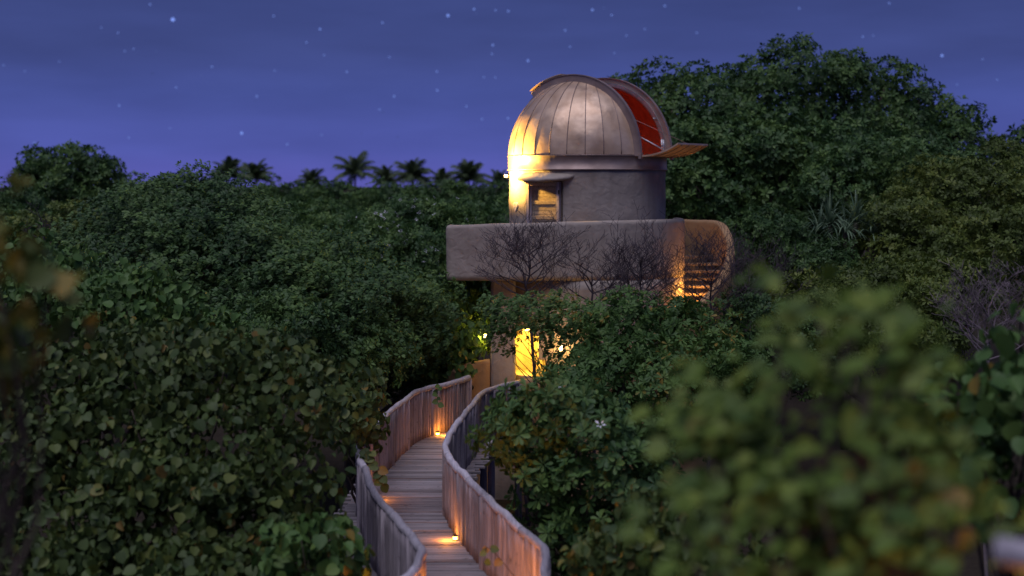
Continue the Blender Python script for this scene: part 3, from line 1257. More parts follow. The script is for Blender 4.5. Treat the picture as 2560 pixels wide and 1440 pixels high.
def unit(a):
    return a / np.maximum(np.linalg.norm(a, axis=-1, keepdims=True), 1e-9)


def leaf_arrays(pos, dirv, nrm, size, tint, kind):
    tv, tf = TEMPL[kind]
    dirv = unit(dirv)
    nrm = unit(nrm - dirv * np.sum(nrm * dirv, 1, keepdims=True))
    side = np.cross(nrm, dirv)
    v = pos[:, None, :] + size[:, None, None] * (tv[None, :, 0, None] * dirv[:, None] + tv[None, :, 1, None] * side[:, None] + tv[None, :, 2, None] * nrm[:, None])
    nvv = len(tv)
    f = tf[None] + (np.arange(len(pos)) * nvv)[:, None, None]
    return v.reshape(-1, 3), f.reshape(-1, 3), np.repeat(tint, nvv)


def lobe_points(lobes, count_per_area, clump_r, rng, upper_bias=.25):
    """Points gathered in clumps on the skins of the ellipsoid lobes; returns positions and outward directions."""
    cs = np.array([l[0] for l in lobes])
    rs = np.array([l[1] for l in lobes])
    P_, D_ = [], []
    for i in range(len(lobes)):
        r = rs[i]
        area = 4 * math.pi * (((r[0] * r[1]) ** 1.6 + (r[0] * r[2]) ** 1.6 + (r[1] * r[2]) ** 1.6) / 3) ** (1 / 1.6)
        ncl = max(6, int(area / (clump_r ** 2 * 1.5)))
        d = unit(rng.normal(size=(ncl, 3)))
        sel = rng.random(ncl)
        depth = np.where(sel < .62, rng.normal(.98, .05, ncl), np.where(sel < .86, rng.uniform(.72, .88, ncl), rng.uniform(1.04, 1.2, ncl)))
        cc = cs[i] + d * r * depth[:, None]
        out = unit(d / r)
        crad = clump_r * rng.uniform(.55, 1.35, ncl)
        npts = np.maximum(3, (count_per_area * area / ncl * (crad / clump_r) ** 2)).astype(int)
        for q in range(ncl):
            m = npts[q]
            dd = unit(rng.normal(size=(m, 3)) + out[q] * .55 + np.array([0, 0, .25]))
            pp = cc[q] + dd * crad[q] * rng.uniform(.55, 1.0, (m, 1)) * np.array([1.1, 1.1, .75])
            P_.append(pp)
            D_.append(unit(dd + out[q] * .5 + np.array([0, 0, upper_bias])))
        m = int(count_per_area * area * .3)
        dd = unit(rng.normal(size=(m, 3)))
        P_.append(cs[i] + dd * r * rng.uniform(.68, .86, (m, 1)))
        D_.append(unit(dd + rng.normal(size=(m, 3)) * .4))
    p, d = np.concatenate(P_), np.concatenate(D_)
    keep = np.ones(len(p), bool)
    for i in range(len(lobes)):
        keep &= (np.sum(((p - cs[i]) / rs[i]) ** 2, 1) > .42)
    # nothing below the ground
    keep &= p[:, 2] > .05
    return p[keep], d[keep]


def build_leaves(p, d, style, size, rng, tint_shift=0):
    """Turn points into leaf frames. style: rosette kinds get several leaves a point."""
    if style == 'round':
        n = len(p)
        nr = unit(d * .9 + rng.normal(size=(n, 3)) * .45 + np.array([0, -.15, .35]))
        dr = rng.normal(size=(n, 3)) * .6 + np.array([0, -.25, -.75])
        sz = size * rng.uniform(.42, 1.3, n)
        tn = np.clip(rng.beta(2, 2.4, n) + tint_shift + (rng.random(n) < .025) * .5, 0, 1)
        return p, dr, nr, sz, tn
    k = {'paddle': 8, 'blade': 6, 'far': 5, 'needle': 4}[style]
    n = len(p)
    ax = unit(d + rng.normal(size=(n, 3)) * .3)
    ref = unit(rng.normal(size=(n, 3)))
    u = unit(np.cross(ax, ref))
    w = np.cross(ax, u)
    base_t = np.clip(rng.beta(2, 2.2, n) + .22 * np.sin(p[:, 0] * 2.1 + 1.7 * np.sin(p[:, 2] * 1.9)) , 0, 1)
    outp = []
    for q in range(k):
        phi = 2 * math.pi * q / k + rng.uniform(-.35, .35, n)
        al = np.radians(rng.uniform(38, 88, n))
        rad = u * np.cos(phi)[:, None] + w * np.sin(phi)[:, None]
        dr = ax * np.cos(al)[:, None] + rad * np.sin(al)[:, None]
        nr = ax * np.sin(al)[:, None] - rad * np.cos(al)[:, None]
        sz = size * rng.uniform(.65, 1.15, n)
        tn = np.clip(base_t + rng.normal(size=n) * .13 + tint_shift + (rng.random(n) < .02) * .5, 0, 1)
        outp.append((p + rad * .02, dr, nr, sz, tn))
    return tuple(np.concatenate([o[i] for o in outp]) for i in range(5))


def bent(a, b, n, amp, rg):
    a, b = Vector(a), Vector(b)
    s = rg.uniform(0, 50)
    out = []
    for i in range(n + 1):
        t = i / n
        p = a.lerp(b, t)
        k = math.sin(math.pi * t)
        out.append(p + Vector((noise.noise(Vector((s, t * 2.2, 0))), noise.noise(Vector((s, t * 2.2, 9))), noise.noise(Vector((s, t * 2.2, 19))) * .5)) * amp * k * 2)
    return out


LEAF_MESH = {}


def leaf_object_mesh(kind, mat, tint):
    key = (kind, mat, tint)
    if key not in LEAF_MESH:
        tv, tf = TEMPL[kind]
        me = tri_mesh('leaf', tv, tf, np.full(len(tv), tint))
        me.materials.append(M[mat])
        LEAF_MESH[key] = me
    return LEAF_MESH[key]


def px_of(p):
    return 1280 + F * p[..., 0] / p[..., 1], HY + F * (EYE - p[..., 2]) / p[..., 1]


def tree(name, label, cat, lobes_px, Z, style, mat, size, cover=2.0, clump=.5, group=None, seed=1, single=0, trunk_r=.12, depth=.85,
         flowers=0, tshift=0, trunks=1, limbs=8, trunk_mat='bark', sweep=0, root_px=None):
    rng = np.random.default_rng(seed)
    rg = random.Random(seed)
    lobes = []
    for l in lobes_px:
        x, y, rx, ry = l[:4]
        dz = l[4] if len(l) > 4 else 0
        zz = Z + dz
        c = P(x, y, zz)
        rxm, rym = rx / F * zz, ry / F * zz
        lobes.append((np.array(c), np.array((rxm, max(rxm, rym) * depth, rym))))
    allc = np.array([l[0] for l in lobes])
    cen = allc.mean(0)
    root = thing(name, label, cat, (cen[0], cen[1], 0), group)
    tmpl = {'round': 'round', 'paddle': 'paddle', 'blade': 'blade', 'far': 'far', 'needle': 'far'}[style]
    leaf_area = {'round': .62, 'paddle': .34, 'blade': .22, 'far': .25, 'needle': .1}[style] * size ** 2
    per = {'round': 1, 'paddle': 8, 'blade': 6, 'far': 5, 'needle': 4}[style]
    p, d = lobe_points(lobes, cover / (leaf_area * per), clump, rng)
    pos, dr, nr, sz, tn = build_leaves(p, d, style, size, rng, tshift)
    if sweep:
        m = len(pos)
        dr = unit(dr) * (1 - sweep) + sweep * (np.array([-.95, .1, -.12]) + rng.normal(size=(m, 3)) * .3)
        nr = unit(nr) * (1 - sweep) + sweep * (np.array([-.1, -.55, .85]) + rng.normal(size=(m, 3)) * .35)
    # separate leaves: the ones that show, well in front
    if single:
        fx, fy = px_of(pos)
        front = np.array([np.min(np.sum(((pos - l[0]) / l[1]) * np.array([0, 1, 0]), 1)) for l in lobes]) if False else None
        vis = (fx > -20) & (fx < 2580) & (fy > 0) & (fy < 1460)
        score = pos[:, 1] + rng.random(len(pos)) * 1.0 - sz * 4
        score[~vis] = 1e9
        # keep only leaves on the camera side of their crown
        idx = np.argsort(score)[:int(single * 3)]
        idx = idx[score[idx] < 1e8]
        idx = rng.permutation(idx)[:single]
        mask = np.ones(len(pos), bool)
        mask[idx] = False
        dn = unit(dr)
        nn = unit(nr - dn * np.sum(nr * dn, 1, keepdims=True))
        sd_ = np.cross(nn, dn)
        loc0 = np.array(root.location)
        for i in idx:
            t = round(float(tn[i]) * 5) / 5
            o = bpy.data.objects.new('leaf', leaf_object_mesh('ovate' if tmpl == 'round' and i % 2 else tmpl, mat, t))
            put(o, root)
            s = float(sz[i])
            m = Matrix(((dn[i][0] * s, sd_[i][0] * s, nn[i][0] * s, pos[i][0] - loc0[0]), (dn[i][1] * s, sd_[i][1] * s, nn[i][1] * s, pos[i][1] - loc0[1]), (dn[i][2] * s, sd_[i][2] * s, nn[i][2] * s, pos[i][2] - loc0[2]), (0, 0, 0, 1)))
            o.matrix_basis = m
        pos, dr, nr, sz, tn = pos[mask], dr[mask], nr[mask], sz[mask], tn[mask]
    if tmpl == 'round':
        hf = rng.random(len(pos)) < .5
        v, f, ti = leaf_arrays(pos[hf], dr[hf], nr[hf], sz[hf], tn[hf], 'round')
        v2, f2, ti2 = leaf_arrays(pos[~hf], dr[~hf], nr[~hf], sz[~hf], tn[~hf], 'ovate')
        v, f, ti = np.concatenate([v, v2]), np.concatenate([f, f2 + len(v)]), np.concatenate([ti, ti2])
    else:
        v, f, ti = leaf_arrays(pos, dr, nr, sz, tn, tmpl)
    cro = obj('crown', tri_mesh('crown', v, f, ti), M[mat], root)
    if flowers:
        fi = rng.permutation(len(p))[:flowers]
        fp = p[fi] + d[fi] * .05
        fl_ = build_leaves(fp, d[fi], 'far', size * .45, rng)
        v, f, ti = leaf_arrays(fl_[0], fl_[1], fl_[2], fl_[3], fl_[4], 'far')
        fo = obj('flowers', tri_mesh('flowers', v, f, ti), M['petal'], root)
        fo['kind'] = 'stuff'
    # trunk and limbs
    tb = Tubes()
    if root_px is not None:
        cen = cen.copy()
        cen[0] = (root_px - 1280) / F * Z
    base = Vector((cen[0], cen[1], -.2))
    low = Vector((cen[0] + rg.uniform(-.2, .2), cen[1] + rg.uniform(-.2, .2), max(.5, min(l[0][2] - l[1][2] * .6 for l in lobes) * .8)))
    tb.add(bent(base, low, 5, .15, rg), [trunk_r * (1.25 - .35 * q / 5) for q in range(6)], 8)
    targets = []
    for l in lobes:
        targets.append(Vector(l[0]))
        for q in range(max(1, limbs // max(1, len(lobes)))):
            dd = unit(rng.normal(size=3) + np.array([0, -.3, .5]))
            targets.append(Vector(l[0] + dd * l[1] * .85))
    for tg in targets:
        st_ = low.lerp(base, rg.uniform(0, .3))
        pts = bent(st_, tg, 6, .25, rg)
        tb.add(pts, [trunk_r * (.62 - .52 * q / 6) for q in range(7)], 5)
    obj('trunk', tb.mesh('trunk'), M[trunk_mat], root)
    return root


def ti_arr(t):
    return t


def seeds():
    s = 100
    while True:
        s += 1
        yield s


SD = seeds()

# --- far trees along the skyline, left of the tower
tree('shade_tree', 'dense dome-headed tree standing above the far skyline', 'tree', [(165, 428, 100, 42), (105, 440, 52, 44), (235, 436, 46, 34), (170, 470, 120, 50)], 74, 'far', 'l_green', .24, 2.0, .7, seed=next(SD), trunk_r=.2)
far_row = [(40, 545, 120, 78, 68), (330, 515, 105, 66, 80), (440, 500, 84, 62, 79), (560, 548, 120, 76, 86), (700, 545, 120, 78, 90), (850, 545, 125, 76, 86), (985, 540, 115, 70, 88), (1110, 545, 115, 74, 84), (1235, 548, 110, 74, 82), (1340, 560, 110, 80, 80)]
for i, (x, y, rx, ry, z) in enumerate(far_row):
    tree('coastal_tree', ('paler green low tree in the canopy row under the far palms' if i % 2 else 'low dark tree in the canopy row under the far palms'), 'tree', [(x, y, rx, ry), (x - rx * .5, y + 18, rx * .6, ry * .8, -1), (x + rx * .45, y + 12, rx * .55, ry * .8, 1)], z, 'far', 'l_green' if i % 2 else 'l_dark', .20, 1.8, .6, 'trees of the far canopy row', seed=next(SD), trunk_r=.16)
fill_row = [(110, 650, 210, 90, 58), (330, 640, 190, 90, 55), (780, 610, 150, 80, 62), (900, 640, 150, 90, 60), (1180, 640, 130, 110, 58), (1080, 760, 160, 110, 52), (600, 640, 200, 90, 58)]
for i, (x, y, rx, ry, z) in enumerate(fill_row):
    tree('understorey_tree', ('leafy tree under the yellow-green bush', 'leafy tree between the yellow-green bush and the wind-swept bush', 'leafy tree on the slope below the faint palm between two larger palms',
         'leafy tree just behind the white-flowered bush', 'leafy tree between the white-flowered bush and the terrace wall', 'leafy tree behind the lamplit shrub below the terrace overhang', 'leafy tree directly behind the wind-swept bush')[i], 'tree', [(x, y, rx, ry), (x - rx * .4, y - 15, rx * .5, ry * .7, -2), (x + rx * .45, y - 8, rx * .5, ry * .75, -1)], z, 'far', 'l_green', .20, 1.6, .8, 'trees of the slope behind the near bushes', seed=next(SD), trunk_r=.15)
tree('flowering_bush', 'bush sprinkled with small white flowers left of the terrace', 'bush', [(1000, 575, 105, 75), (1085, 610, 100, 95, -1), (930, 625, 90, 60, -2), (1020, 660, 120, 80, -3)], 54, 'blade', 'l_green', .17, 1.7, .5, seed=next(SD), flowers=420, trunk_r=.12)
tree('yellowish_bush', 'yellow-green bush below the dome-headed tree', 'bush', [(190, 575, 110, 52), (300, 600, 95, 60, -1), (90, 600, 80, 50, -1)], 50, 'blade', 'l_yellow', .17, 1.7, .5, seed=next(SD))
# --- large dark wind-blown bush mass on the left
tree('windblown_bush', 'tall dark green bush swept by wind in front of the palms', 'bush', [(460, 560, 180, 95), (630, 605, 150, 95, -1), (330, 625, 130, 95, -1), (420, 660, 190, 120, -2), (590, 690, 220, 115, -3)], 37, 'blade', 'l_dark', .135, 1.6, .7, sweep=.6, seed=next(SD), trunk_r=.16, limbs=12)
tree('sloping_bush', 'broad dark bush sloping down towards the terrace from the wind-swept one', 'bush', [(800, 690, 170, 95), (930, 750, 170, 95, -1), (1010, 800, 110, 100, -1), (760, 790, 250, 110, -3)], 36, 'blade', 'l_green', .125, 1.6, .6, sweep=.6, seed=next(SD), trunk_r=.14, limbs=12)
tree('filler_bush', 'dark bush behind the round-leaved thicket beside the railing bend', 'bush', [(860, 895, 130, 90, 1), (1000, 905, 90, 70, 5), (700, 880, 200, 90, 0), (1065, 885, 50, 75, 6)], 31, 'blade', 'l_dark', .135, 1.8, .45, seed=next(SD))
# --- round-leaved shrubs on the left
tree('round_leaf_shrub', 'fresh green round-leaved shrub above the near thicket', 'shrub', [(190, 740, 170, 90), (320, 775, 130, 90, -1), (50, 700, 90, 100, 1), (430, 850, 150, 90, 0)], 27, 'round', 'l_mid', .145, 1.8, .42, seed=next(SD), single=130, limbs=10)
tree('near_thicket', 'large olive thicket of hanging round leaves beside the boardwalk', 'thicket',
     [(120, 960, 150, 85, .5), (330, 935, 150, 80, .8), (560, 930, 165, 80, .6), (735, 1000, 125, 95, .4), (60, 1110, 140, 105, -.4), (280, 1110, 160, 105, -.5), (520, 1100, 170, 110, -.4), (715, 1180, 115, 105, -.2), (150, 1280, 170, 115, -1.3), (400, 1290, 170, 120, -1.4), (620, 1300, 150, 115, -1.2), (765, 1360, 90, 95, -.8), (80, 1430, 150, 90, -2), (330, 1445, 170, 90, -2.2), (560, 1445, 160, 90, -2)], 20.5, 'round', 'l_olive', .138, 1.55, .46, depth=.75, seed=next(SD), single=290, limbs=22, trunk_r=.10, tshift=-.06)
tree('overhanging_shrub', 'dark leafy sprays hanging over the railing bend', 'shrub', [(865, 1035, 75, 55), (925, 1075, 26, 30, .5), (895, 985, 65, 45, 1)], 24.6, 'round', 'l_olive', .13, 1.7, .22, seed=next(SD), trunk_r=.05, limbs=6)
tree('corner_shrub', 'low round-leaved shrub at the plank ends outside the railing', 'shrub', [(770, 1400, 105, 80), (830, 1430, 50, 50, .2)], 17.6, 'round', 'l_mid', .17, 1.6, .25, seed=next(SD), single=60, trunk_r=.04)
tree('lamplit_shrub', 'round-leaved shrub lit yellow by the lamp left of the tower column', 'shrub', [(1150, 820, 66, 90), (1120, 900, 55, 70, -1), (1185, 760, 45, 60, 1)], 36.6, 'round', 'l_mid', .17, 1.7, .3, seed=next(SD), trunk_r=.06)
tree('yellowing_branch_bush', 'blurred bush with yellowing leaves very near the lookout', 'bush', [(25, 760, 110, 80), (-60, 880, 120, 140), (-40, 560, 55, 80)], 7.2, 'round', 'l_gold', .12, .8, .17, seed=next(SD), trunk_r=.04, tshift=-.06)

# --- big tree behind the tower, right
tree('great_tree', 'huge spreading dark tree rising behind the observatory dome', 'tree',
     [(1970, 290, 190, 150), (1780, 330, 210, 130, -2), (2130, 300, 190, 130, 1), (2240, 370, 170, 100, 0), (1700, 430, 160, 130, -3), (1900, 440, 240, 130, -5), (2100, 450, 220, 110, -5), (2330, 430, 120, 80, 0), (2200, 500, 200, 80, -4), (1640, 260, 80, 60, 2), (1760, 560, 220, 90, -4), (2000, 560, 240, 90, -5), (2270, 260, 42, 26, 0), (2400, 312, 62, 22, 1)],
     60, 'far', 'l_dark', .25, 1.9, 1.0, seed=next(SD), trunk_r=.5, limbs=28)
tree('mid_canopy_tree', 'lighter green tree canopy directly right of the drum', 'tree', [(1760, 400, 110, 75), (1900, 385, 120, 60, 1), (1740, 480, 100, 70, -1), (2050, 400, 90, 55, 1)], 53, 'far', 'l_green', .24, 1.5, .7, seed=next(SD), trunk_r=.2)
tree('layered_tree', 'layered green tree at the flank of the great dark tree', 'tree', [(2180, 420, 130, 60), (2110, 480, 100, 55, -1), (2280, 470, 120, 60, 0), (2360, 420, 90, 50, 1)], 50, 'blade', 'l_green', .20, 1.5, .6, seed=next(SD), trunk_r=.2)
tree('olive_tree', 'yellow-green tree standing right of the spiky screw pine', 'tree', [(2400, 520, 160, 110), (2500, 480, 120, 110, 1), (2290, 590, 130, 90, -1), (2480, 620, 160, 90, -2), (2330, 660, 160, 70, -2)], 44, 'blade', 'l_yellow', .155, 1.7, .55, seed=next(SD), trunk_r=.16)
tree('edge_tree', 'narrow dark tree at the end of the skyline by the far palm', 'tree', [(2555, 400, 38, 75), (2570, 480, 70, 90)], 64, 'far', 'l_dark', .30, 2.0, .6, seed=next(SD), trunk_r=.15)
tree('parapet_bush', 'grey-green bush beside the outer stair wall', 'bush', [(1900, 620, 100, 75), (1980, 640, 110, 70, 0), (2060, 680, 100, 70, -1), (1880, 700, 90, 90, 1)], 43, 'blade', 'l_dark', .135, 1.8, .42, seed=next(SD))
tree('fresh_bush', 'yellow-green low bush beneath the screw pine', 'bush', [(2100, 740, 120, 60), (2250, 730, 130, 65, 0), (2000, 770, 90, 60, -1), (2380, 740, 120, 70, -1), (2180, 830, 200, 80, -2)], 36, 'blade', 'l_yellow', .14, 1.7, .42, seed=next(SD))
tree('shade_bush', 'dark bush between the stair wall and the near leaves', 'bush', [(1880, 830, 90, 80), (1960, 900, 110, 90, 0), (1830, 930, 90, 90, 1)], 33, 'blade', 'l_dark', .13, 1.7, .4, seed=next(SD))

# --- bushes in front of the tower
tree('tower_front_bush', 'rounded green bush covering the foot of the tower', 'bush', [(1600, 850, 150, 95), (1720, 880, 130, 110, 0), (1500, 880, 90, 90, .5), (1640, 980, 250, 130, -1), (1820, 980, 100, 110, -.5), (1480, 985, 100, 90, 0)], 27.5, 'paddle', 'l_mid', .115, 1.7, .34, seed=next(SD), single=120, limbs=22, trunk_r=.09)
tree('feathery_shrub', 'loose feathery shrub veiling the glowing alcove', 'shrub', [(1310, 775, 95, 36), (1420, 790, 80, 45, .3), (1275, 805, 60, 34, -.2), (1390, 850, 38, 60, 0), (1245, 850, 26, 40, 0)], 31, 'blade', 'l_mid', .105, 1.0, .3, sweep=.7, seed=next(SD), trunk_r=.03, limbs=14, root_px=1430)
tree('paddle_leaf_bush', 'bush of paddle-shaped leaf rosettes leaning over the railing', 'bush', [(1390, 1070, 150, 85), (1300, 1110, 75, 60, .3), (1500, 1140, 150, 110, -.4), (1420, 1240, 120, 120, -.2), (1560, 1290, 150, 150, -.8), (1470, 1370, 95, 90, -.8), (1640, 1400, 130, 90, -1)], 21.3, 'paddle', 'l_green', .155, 1.8, .32, seed=next(SD), single=290, limbs=26, trunk_r=.07, flowers=6)
tree('dim_round_bush', 'dim round-leaved bush low beside the paddle-leaved one', 'bush', [(1580, 1390, 130, 80), (1700, 1330, 120, 100), (1800, 1400, 160, 90)], 16.5, 'round', 'l_olive', .13, 1.6, .28, seed=next(SD), single=60, trunk_r=.05)
# --- blurred near bush on the right
tree('blurred_near_bush', 'tall out-of-focus bush swaying in front of the lookout', 'bush', [(2060, 815, 150, 65), (2170, 890, 150, 105, -.2), (1960, 1010, 150, 130, .2), (2100, 1150, 270, 170, 0), (1800, 1160, 140, 130, .6), (2270, 1250, 220, 170, -.3), (1980, 1350, 250, 130, -.4), (2220, 775, 80, 45, .2)], 6.6, 'round', 'l_blur', .10, .68, .24, sweep=.7, seed=next(SD), single=150, limbs=26, trunk_r=.06)
tree('edge_round_shrub', 'round-leaved shrub in front of the pale bare twigs', 'shrub', [(2480, 960, 130, 110), (2560, 860, 60, 80, 0), (2420, 1080, 130, 110, -.5), (2540, 1120, 130, 160, -1)], 14.5, 'round', 'l_mid', .20, 1.25, .3, seed=next(SD), single=90, trunk_r=.05)


# --- palms
def palm_frond(seed, length):
    rg = random.Random(seed)
    tb_v, tb_f = [], []
    n = 16
    spine = []
    drop = rg.uniform(.55, 1.1)
    for i in range(n + 1):
        t = i / n
        spine.append(Vector((length * (t - .12 * t ** 3), 0, length * (.32 * t - drop * .62 * t * t))))
    verts, tris, tint = [], [], []
    for i in range(1, n + 1):
        t = i / n
        p = spine[i]
        tang = (spine[i] - spine[i - 1]).normalized()
        ll = length * .34 * math.sin(math.pi * (.12 + .8 * t)) ** .7
        for s in (-1, 1):
            for q in range(2):
                b = spine[i - 1].lerp(p, .5 * q + .25)
                d = (tang * .55 + Vector((0, s * .8, -.42 - .3 * rg.random()))).normalized()
                tip = b + d * ll * rg.uniform(.8, 1.1) + Vector((0, 0, -.10 * length * rg.random()))
                mid = b.lerp(tip, .5) + Vector((0, 0, .03 * length))
                w = tang * (.022 * length)
                k = len(verts)
                verts += [b - w * .6, b + w * .6, mid + w, mid - w, tip]
                tris += [(k, k + 1, k + 2), (k, k + 2, k + 3), (k + 3, k + 2, k + 4)]
                tint += [rg.random() * .8] * 5
    # midrib
    for i in range(n):
        k = len(verts)
        w = .018 * length * (1 - i / n) + .004
        a, b = spine[i], spine[i + 1]
        verts += [a + Vector((0, w, 0)), a - Vector((0, w, 0)), b - Vector((0, w, 0)), b + Vector((0, w, 0)), a - Vector((0, 0, w)), b - Vector((0, 0, w))]
        tris += [(k, k + 1, k + 2), (k, k + 2, k + 3), (k, k + 4, k + 5), (k, k + 5, k + 3), (k + 1, k + 4, k + 5), (k + 1, k + 5, k + 2)]
        tint += [.9] * 6
    me = tri_mesh('frond', np.array([tuple(v) for v in verts]), np.array(tris), np.array(tint))
    me.materials.append(M['l_palm'])
    return me


FRONDS = [palm_frond(900 + i, 2.5) for i in range(5)]


def palm(x, y, Z, scale, label, seed, group='palms on the far skyline'):
    rg = random.Random(seed)
    top = P(x, y, Z)
    root = thing('coconut_palm', label, 'palm tree', (top.x, top.y, 0), group)
    tb = Tubes()
    lean = Vector((rg.uniform(-.6, .6), rg.uniform(-.4, .4), 0))
    tb.add([Vector((top.x, top.y, -.2)) + lean, Vector((top.x, top.y, top.z * .5)) + lean * .3, top], [.2, .14, .11], 8)
    obj('trunk', tb.mesh(), M['bark'], root)
    nf = rg.randrange(15, 24)
    tilt = rg.uniform(-14, 10)
    for i in range(nf):
        o = bpy.data.objects.new('frond', FRONDS[rg.randrange(5)])
        put(o, root)
        t = i / nf
        el = R(90 - (112 + tilt) * t ** .95)
        o.location = (0, 0, top.z)
        az = i * 2.399 + rg.uniform(-.2, .2)
        o.rotation_euler = (0, -el, az)
        s = scale * rg.uniform(.8, 1.1) * (.85 if t < .2 else 1)
        o.scale = (s, s, s)
    return root


palms = [(888, 432, 190, 1.5), (1032, 442, 190, 1.35), (1172, 446, 188, 1.35), (572, 440, 180, 1.3), (640, 444, 185, 1.25), (780, 456, 200, 1.1), (966, 452, 196, 1.1), (1105, 458, 196, 1.1), (1250, 460, 196, 1.1)]
for i, (x, y, Z, s) in enumerate(palms):
    palm(x, y, Z, s, 'tallest coconut palm standing clear above the far canopy' if i == 0 else 'coconut palm crown poking up from the far canopy row', 300 + i)
palm(2474, 376, 150, 1.0, 'coconut palm beyond the flank of the great dark tree', 330)
palm(2425, 352, 150, .6, 'small palm crown touching the great dark tree', 331)


# --- screw pine
def screw_pine(x, y, Z, seed):
    rg = random.Random(seed)
    c = P(x, y, Z)
    root = thing('screw_pine', 'spiky screw pine with long strap leaves right of the tower', 'screw pine', (c.x, c.y, 0))
    heads = [c + Vector((-.45, 0, .05)), c + Vector((.35, .1, .1)), c + Vector((.75, -.1, -.25)), c + Vector((-.05, -.3, -.15)), c + Vector((-.75, .1, -.3))]
    verts, tris, tint = [], [], []
    tb = Tubes()
    for h in heads:
        tb.add(bent((c.x, c.y, -.2), h, 6, .3, rg), [.11 - .008 * q for q in range(7)], 6)
        for i in range(46):
            az = rg.uniform(0, 6.283)
            el = R(rg.uniform(5, 88))
            ln = rg.uniform(.7, 1.15)
            hd = Vector((math.cos(az), math.sin(az), 0))
            side = Vector((-hd.y, hd.x, 0))
            p = h.copy()
            d = hd * math.cos(el) + Vector((0, 0, math.sin(el)))
            k = len(verts)
            ns_ = 7
            t0 = rg.random()
            for q in range(ns_ + 1):
                w = .028 * (1 - (q / ns_) ** 2) + .002
                verts += [tuple(p - side * w), tuple(p + side * w)]
                tint += [t0, t0]
                p = p + d * (ln / ns_)
                d = (d + Vector((0, 0, -.13 - .035 * q))).normalized()
            for q in range(ns_):
                a = k + 2 * q
                tris += [(a, a + 1, a + 3), (a, a + 3, a + 2)]
    obj('trunk', tb.mesh(), M['bark'], root)
    obj('crown', tri_mesh('crown', np.array(verts), np.array(tris), np.array(tint)), M['l_grey'], root)


screw_pine(2112, 565, 42.5, 51)


# --- bare shrubs
def bare_shrub(x, ybase, Z, height, spread, label, seed, mat='twig', nmain=7, group=None, lean=0.0, thick=1.0, gen=4):
    rg = random.Random(seed)
    b = P(x, ybase, Z)
    root = thing('bare_shrub', label, 'bare shrub', (b.x, b.y, 0), group)

    def grow(tb, p, d, ln, r, g):
        n = 5
        pts = [p.copy()]
        dd = d.copy()
        for q in range(n):
            dd = (dd + Vector((rg.uniform(-.3, .3), rg.uniform(-.3, .3), rg.uniform(-.12, .24)))).normalized()
            pts.append(pts[-1] + dd * (ln / n))
        rad = [max(.0045 * thick, r * (1 - .45 * q / n)) for q in range(n + 1)]
        tb.add(pts, rad, 5 if g > 2 else 3, cap=False)
        if g == 0:
            return
        kids = rg.choice((2, 3, 3)) if g > 1 else rg.choice((1, 2, 2))
        for c in range(kids):
            q = rg.randrange(2, n + 1)
            az = rg.uniform(0, 6.283)
            off = Vector((math.cos(az), math.sin(az), rg.uniform(-.2, .7)))
            nd = (dd * .55 + off * rg.uniform(.5, .95)).normalized()
            grow(tb, pts[q], nd, ln * rg.uniform(.58, .86), rad[q] * .72, g - 1)

    base = Vector((b.x, b.y, -.15))
    tb = Tubes()
    stem = bent(base, b, 5, .15, rg)
    tb.add(stem, [.05 * thick, .048 * thick, .045 * thick, .04 * thick, .038 * thick, .034 * thick], 7)
    top = b + Vector((lean, 0, height * .62))
    lead = bent(b, top, 6, .10, rg)
    tb.add(lead, [(.034 - .022 * q / 6) * thick for q in range(7)], 6)
    obj('trunk', tb.mesh(), M[mat], root)
    for i in range(nmain):
        tb = Tubes()
        q = i * 6 // nmain
        p = lead[q] if i < nmain - 1 else lead[-1]
        az = i * 2.4 + rg.uniform(-.5, .5)
        fr = q / 6
        d = Vector((math.cos(az) * spread, math.sin(az) * spread * .6, .55 + .5 * fr)).normalized()
        grow(tb, p, d, height * (.52 - .20 * fr), .019 * thick, gen)
        obj('branch', tb.mesh('branch'), M[mat], root)
    return root


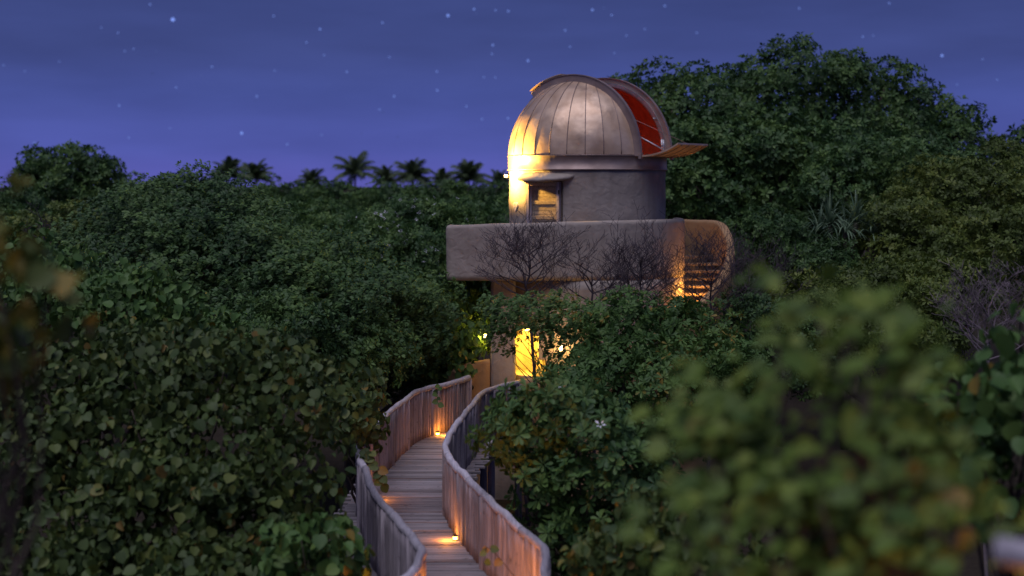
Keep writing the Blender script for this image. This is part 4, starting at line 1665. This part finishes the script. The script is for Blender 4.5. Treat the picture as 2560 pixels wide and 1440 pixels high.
bare_shrub(1322, 745, 33.2, 1.6, 1.6, 'leafless dark shrub with one upright stem before the terrace corner', 71, nmain=19, thick=.95)
bare_shrub(1600, 800, 33.0, 1.85, 1.75, 'leafless tangled shrub before the middle of the tower wall', 72, nmain=19, thick=.95)
bare_shrub(1480, 790, 33.3, 1.6, 1.6, 'leafless thin shrub before the tower between two bigger bare shrubs', 73, nmain=10, thick=1.0)
bare_shrub(1775, 820, 33.0, 1.95, 1.5, 'leafless dark shrub in front of the lamplit stair', 74, nmain=19, thick=.95)
bare_shrub(1875, 800, 34.5, 1.7, 1.4, 'leafless thin shrub outside the stair wall', 75, nmain=9, thick=.95)
bare_shrub(1365, 990, 31.5, 1.1, .8, 'bare stems crossing in front of the glowing alcove', 76, nmain=6, thick=.5, gen=2)
bare_shrub(2470, 900, 23.5, 1.35, 1.25, 'pale grey leafless shrub with dense curving twigs', 77, 'palegrey_twig', nmain=14, thick=.75)
bare_shrub(110, 620, 40, 1.0, .9, 'small leafless shrub below the dome-headed tree', 78, nmain=5, thick=.9, gen=3)


# --- leafy sprigs on the railings
def sprig(label, pts, leaves, size, mat, seed):
    rg = random.Random(seed)
    root = thing('leafy_sprig', label, 'sprig', pts[0])
    tb = Tubes()
    tb.add(pts, .006, 5)
    obj('stem', tb.mesh(), M['twig'], root)
    for i in range(leaves):
        t = (i + .6) / leaves * (len(pts) - 1)
        a = Vector(pts[int(min(t, len(pts) - 2))]).lerp(Vector(pts[int(min(t, len(pts) - 2)) + 1]), t - int(min(t, len(pts) - 2)))
        d = Vector((rg.choice((-1, 1)) * rg.uniform(.4, 1), rg.uniform(-.6, .1), rg.uniform(-.9, .1))).normalized()
        n = Vector((rg.uniform(-.4, .4), -1, rg.uniform(.1, .8)))
        n = (n - d * n.dot(d)).normalized()
        s = n.cross(d)
        sz = size * rg.uniform(.7, 1.2)
        o = bpy.data.objects.new('leaf', leaf_object_mesh('round', mat, round(rg.random() * 5) / 5))
        put(o, root)
        lo = a - Vector(pts[0])
        o.matrix_basis = Matrix(((d.x * sz, s.x * sz, n.x * sz, lo.x), (d.y * sz, s.y * sz, n.y * sz, lo.y), (d.z * sz, s.z * sz, n.z * sz, lo.z), (0, 0, 0, 1)))


sprig('hanging sprig of round leaves inside the railing bend', [P(905, 1150, 24.2), P(925, 1130, 24.1), P(945, 1165, 24.0), P(958, 1215, 23.9)], 16, .15, 'l_olive', 1)
sprig('small dark sprig of four leaves against the lamplit railing', [Vector((x_at(RC, 18.6) - .02, 18.6, DECK + .35)), P(1232, 1375, 18.75), P(1215, 1368, 18.6), P(1212, 1410, 18.55)], 6, .10, 'l_olive', 2)
sprig('trailing sprig of dark leaves on the far railing', [P(1100, 962, 32.5), P(1092, 985, 32.3), P(1096, 1015, 32.2)], 7, .12, 'l_dark', 3)
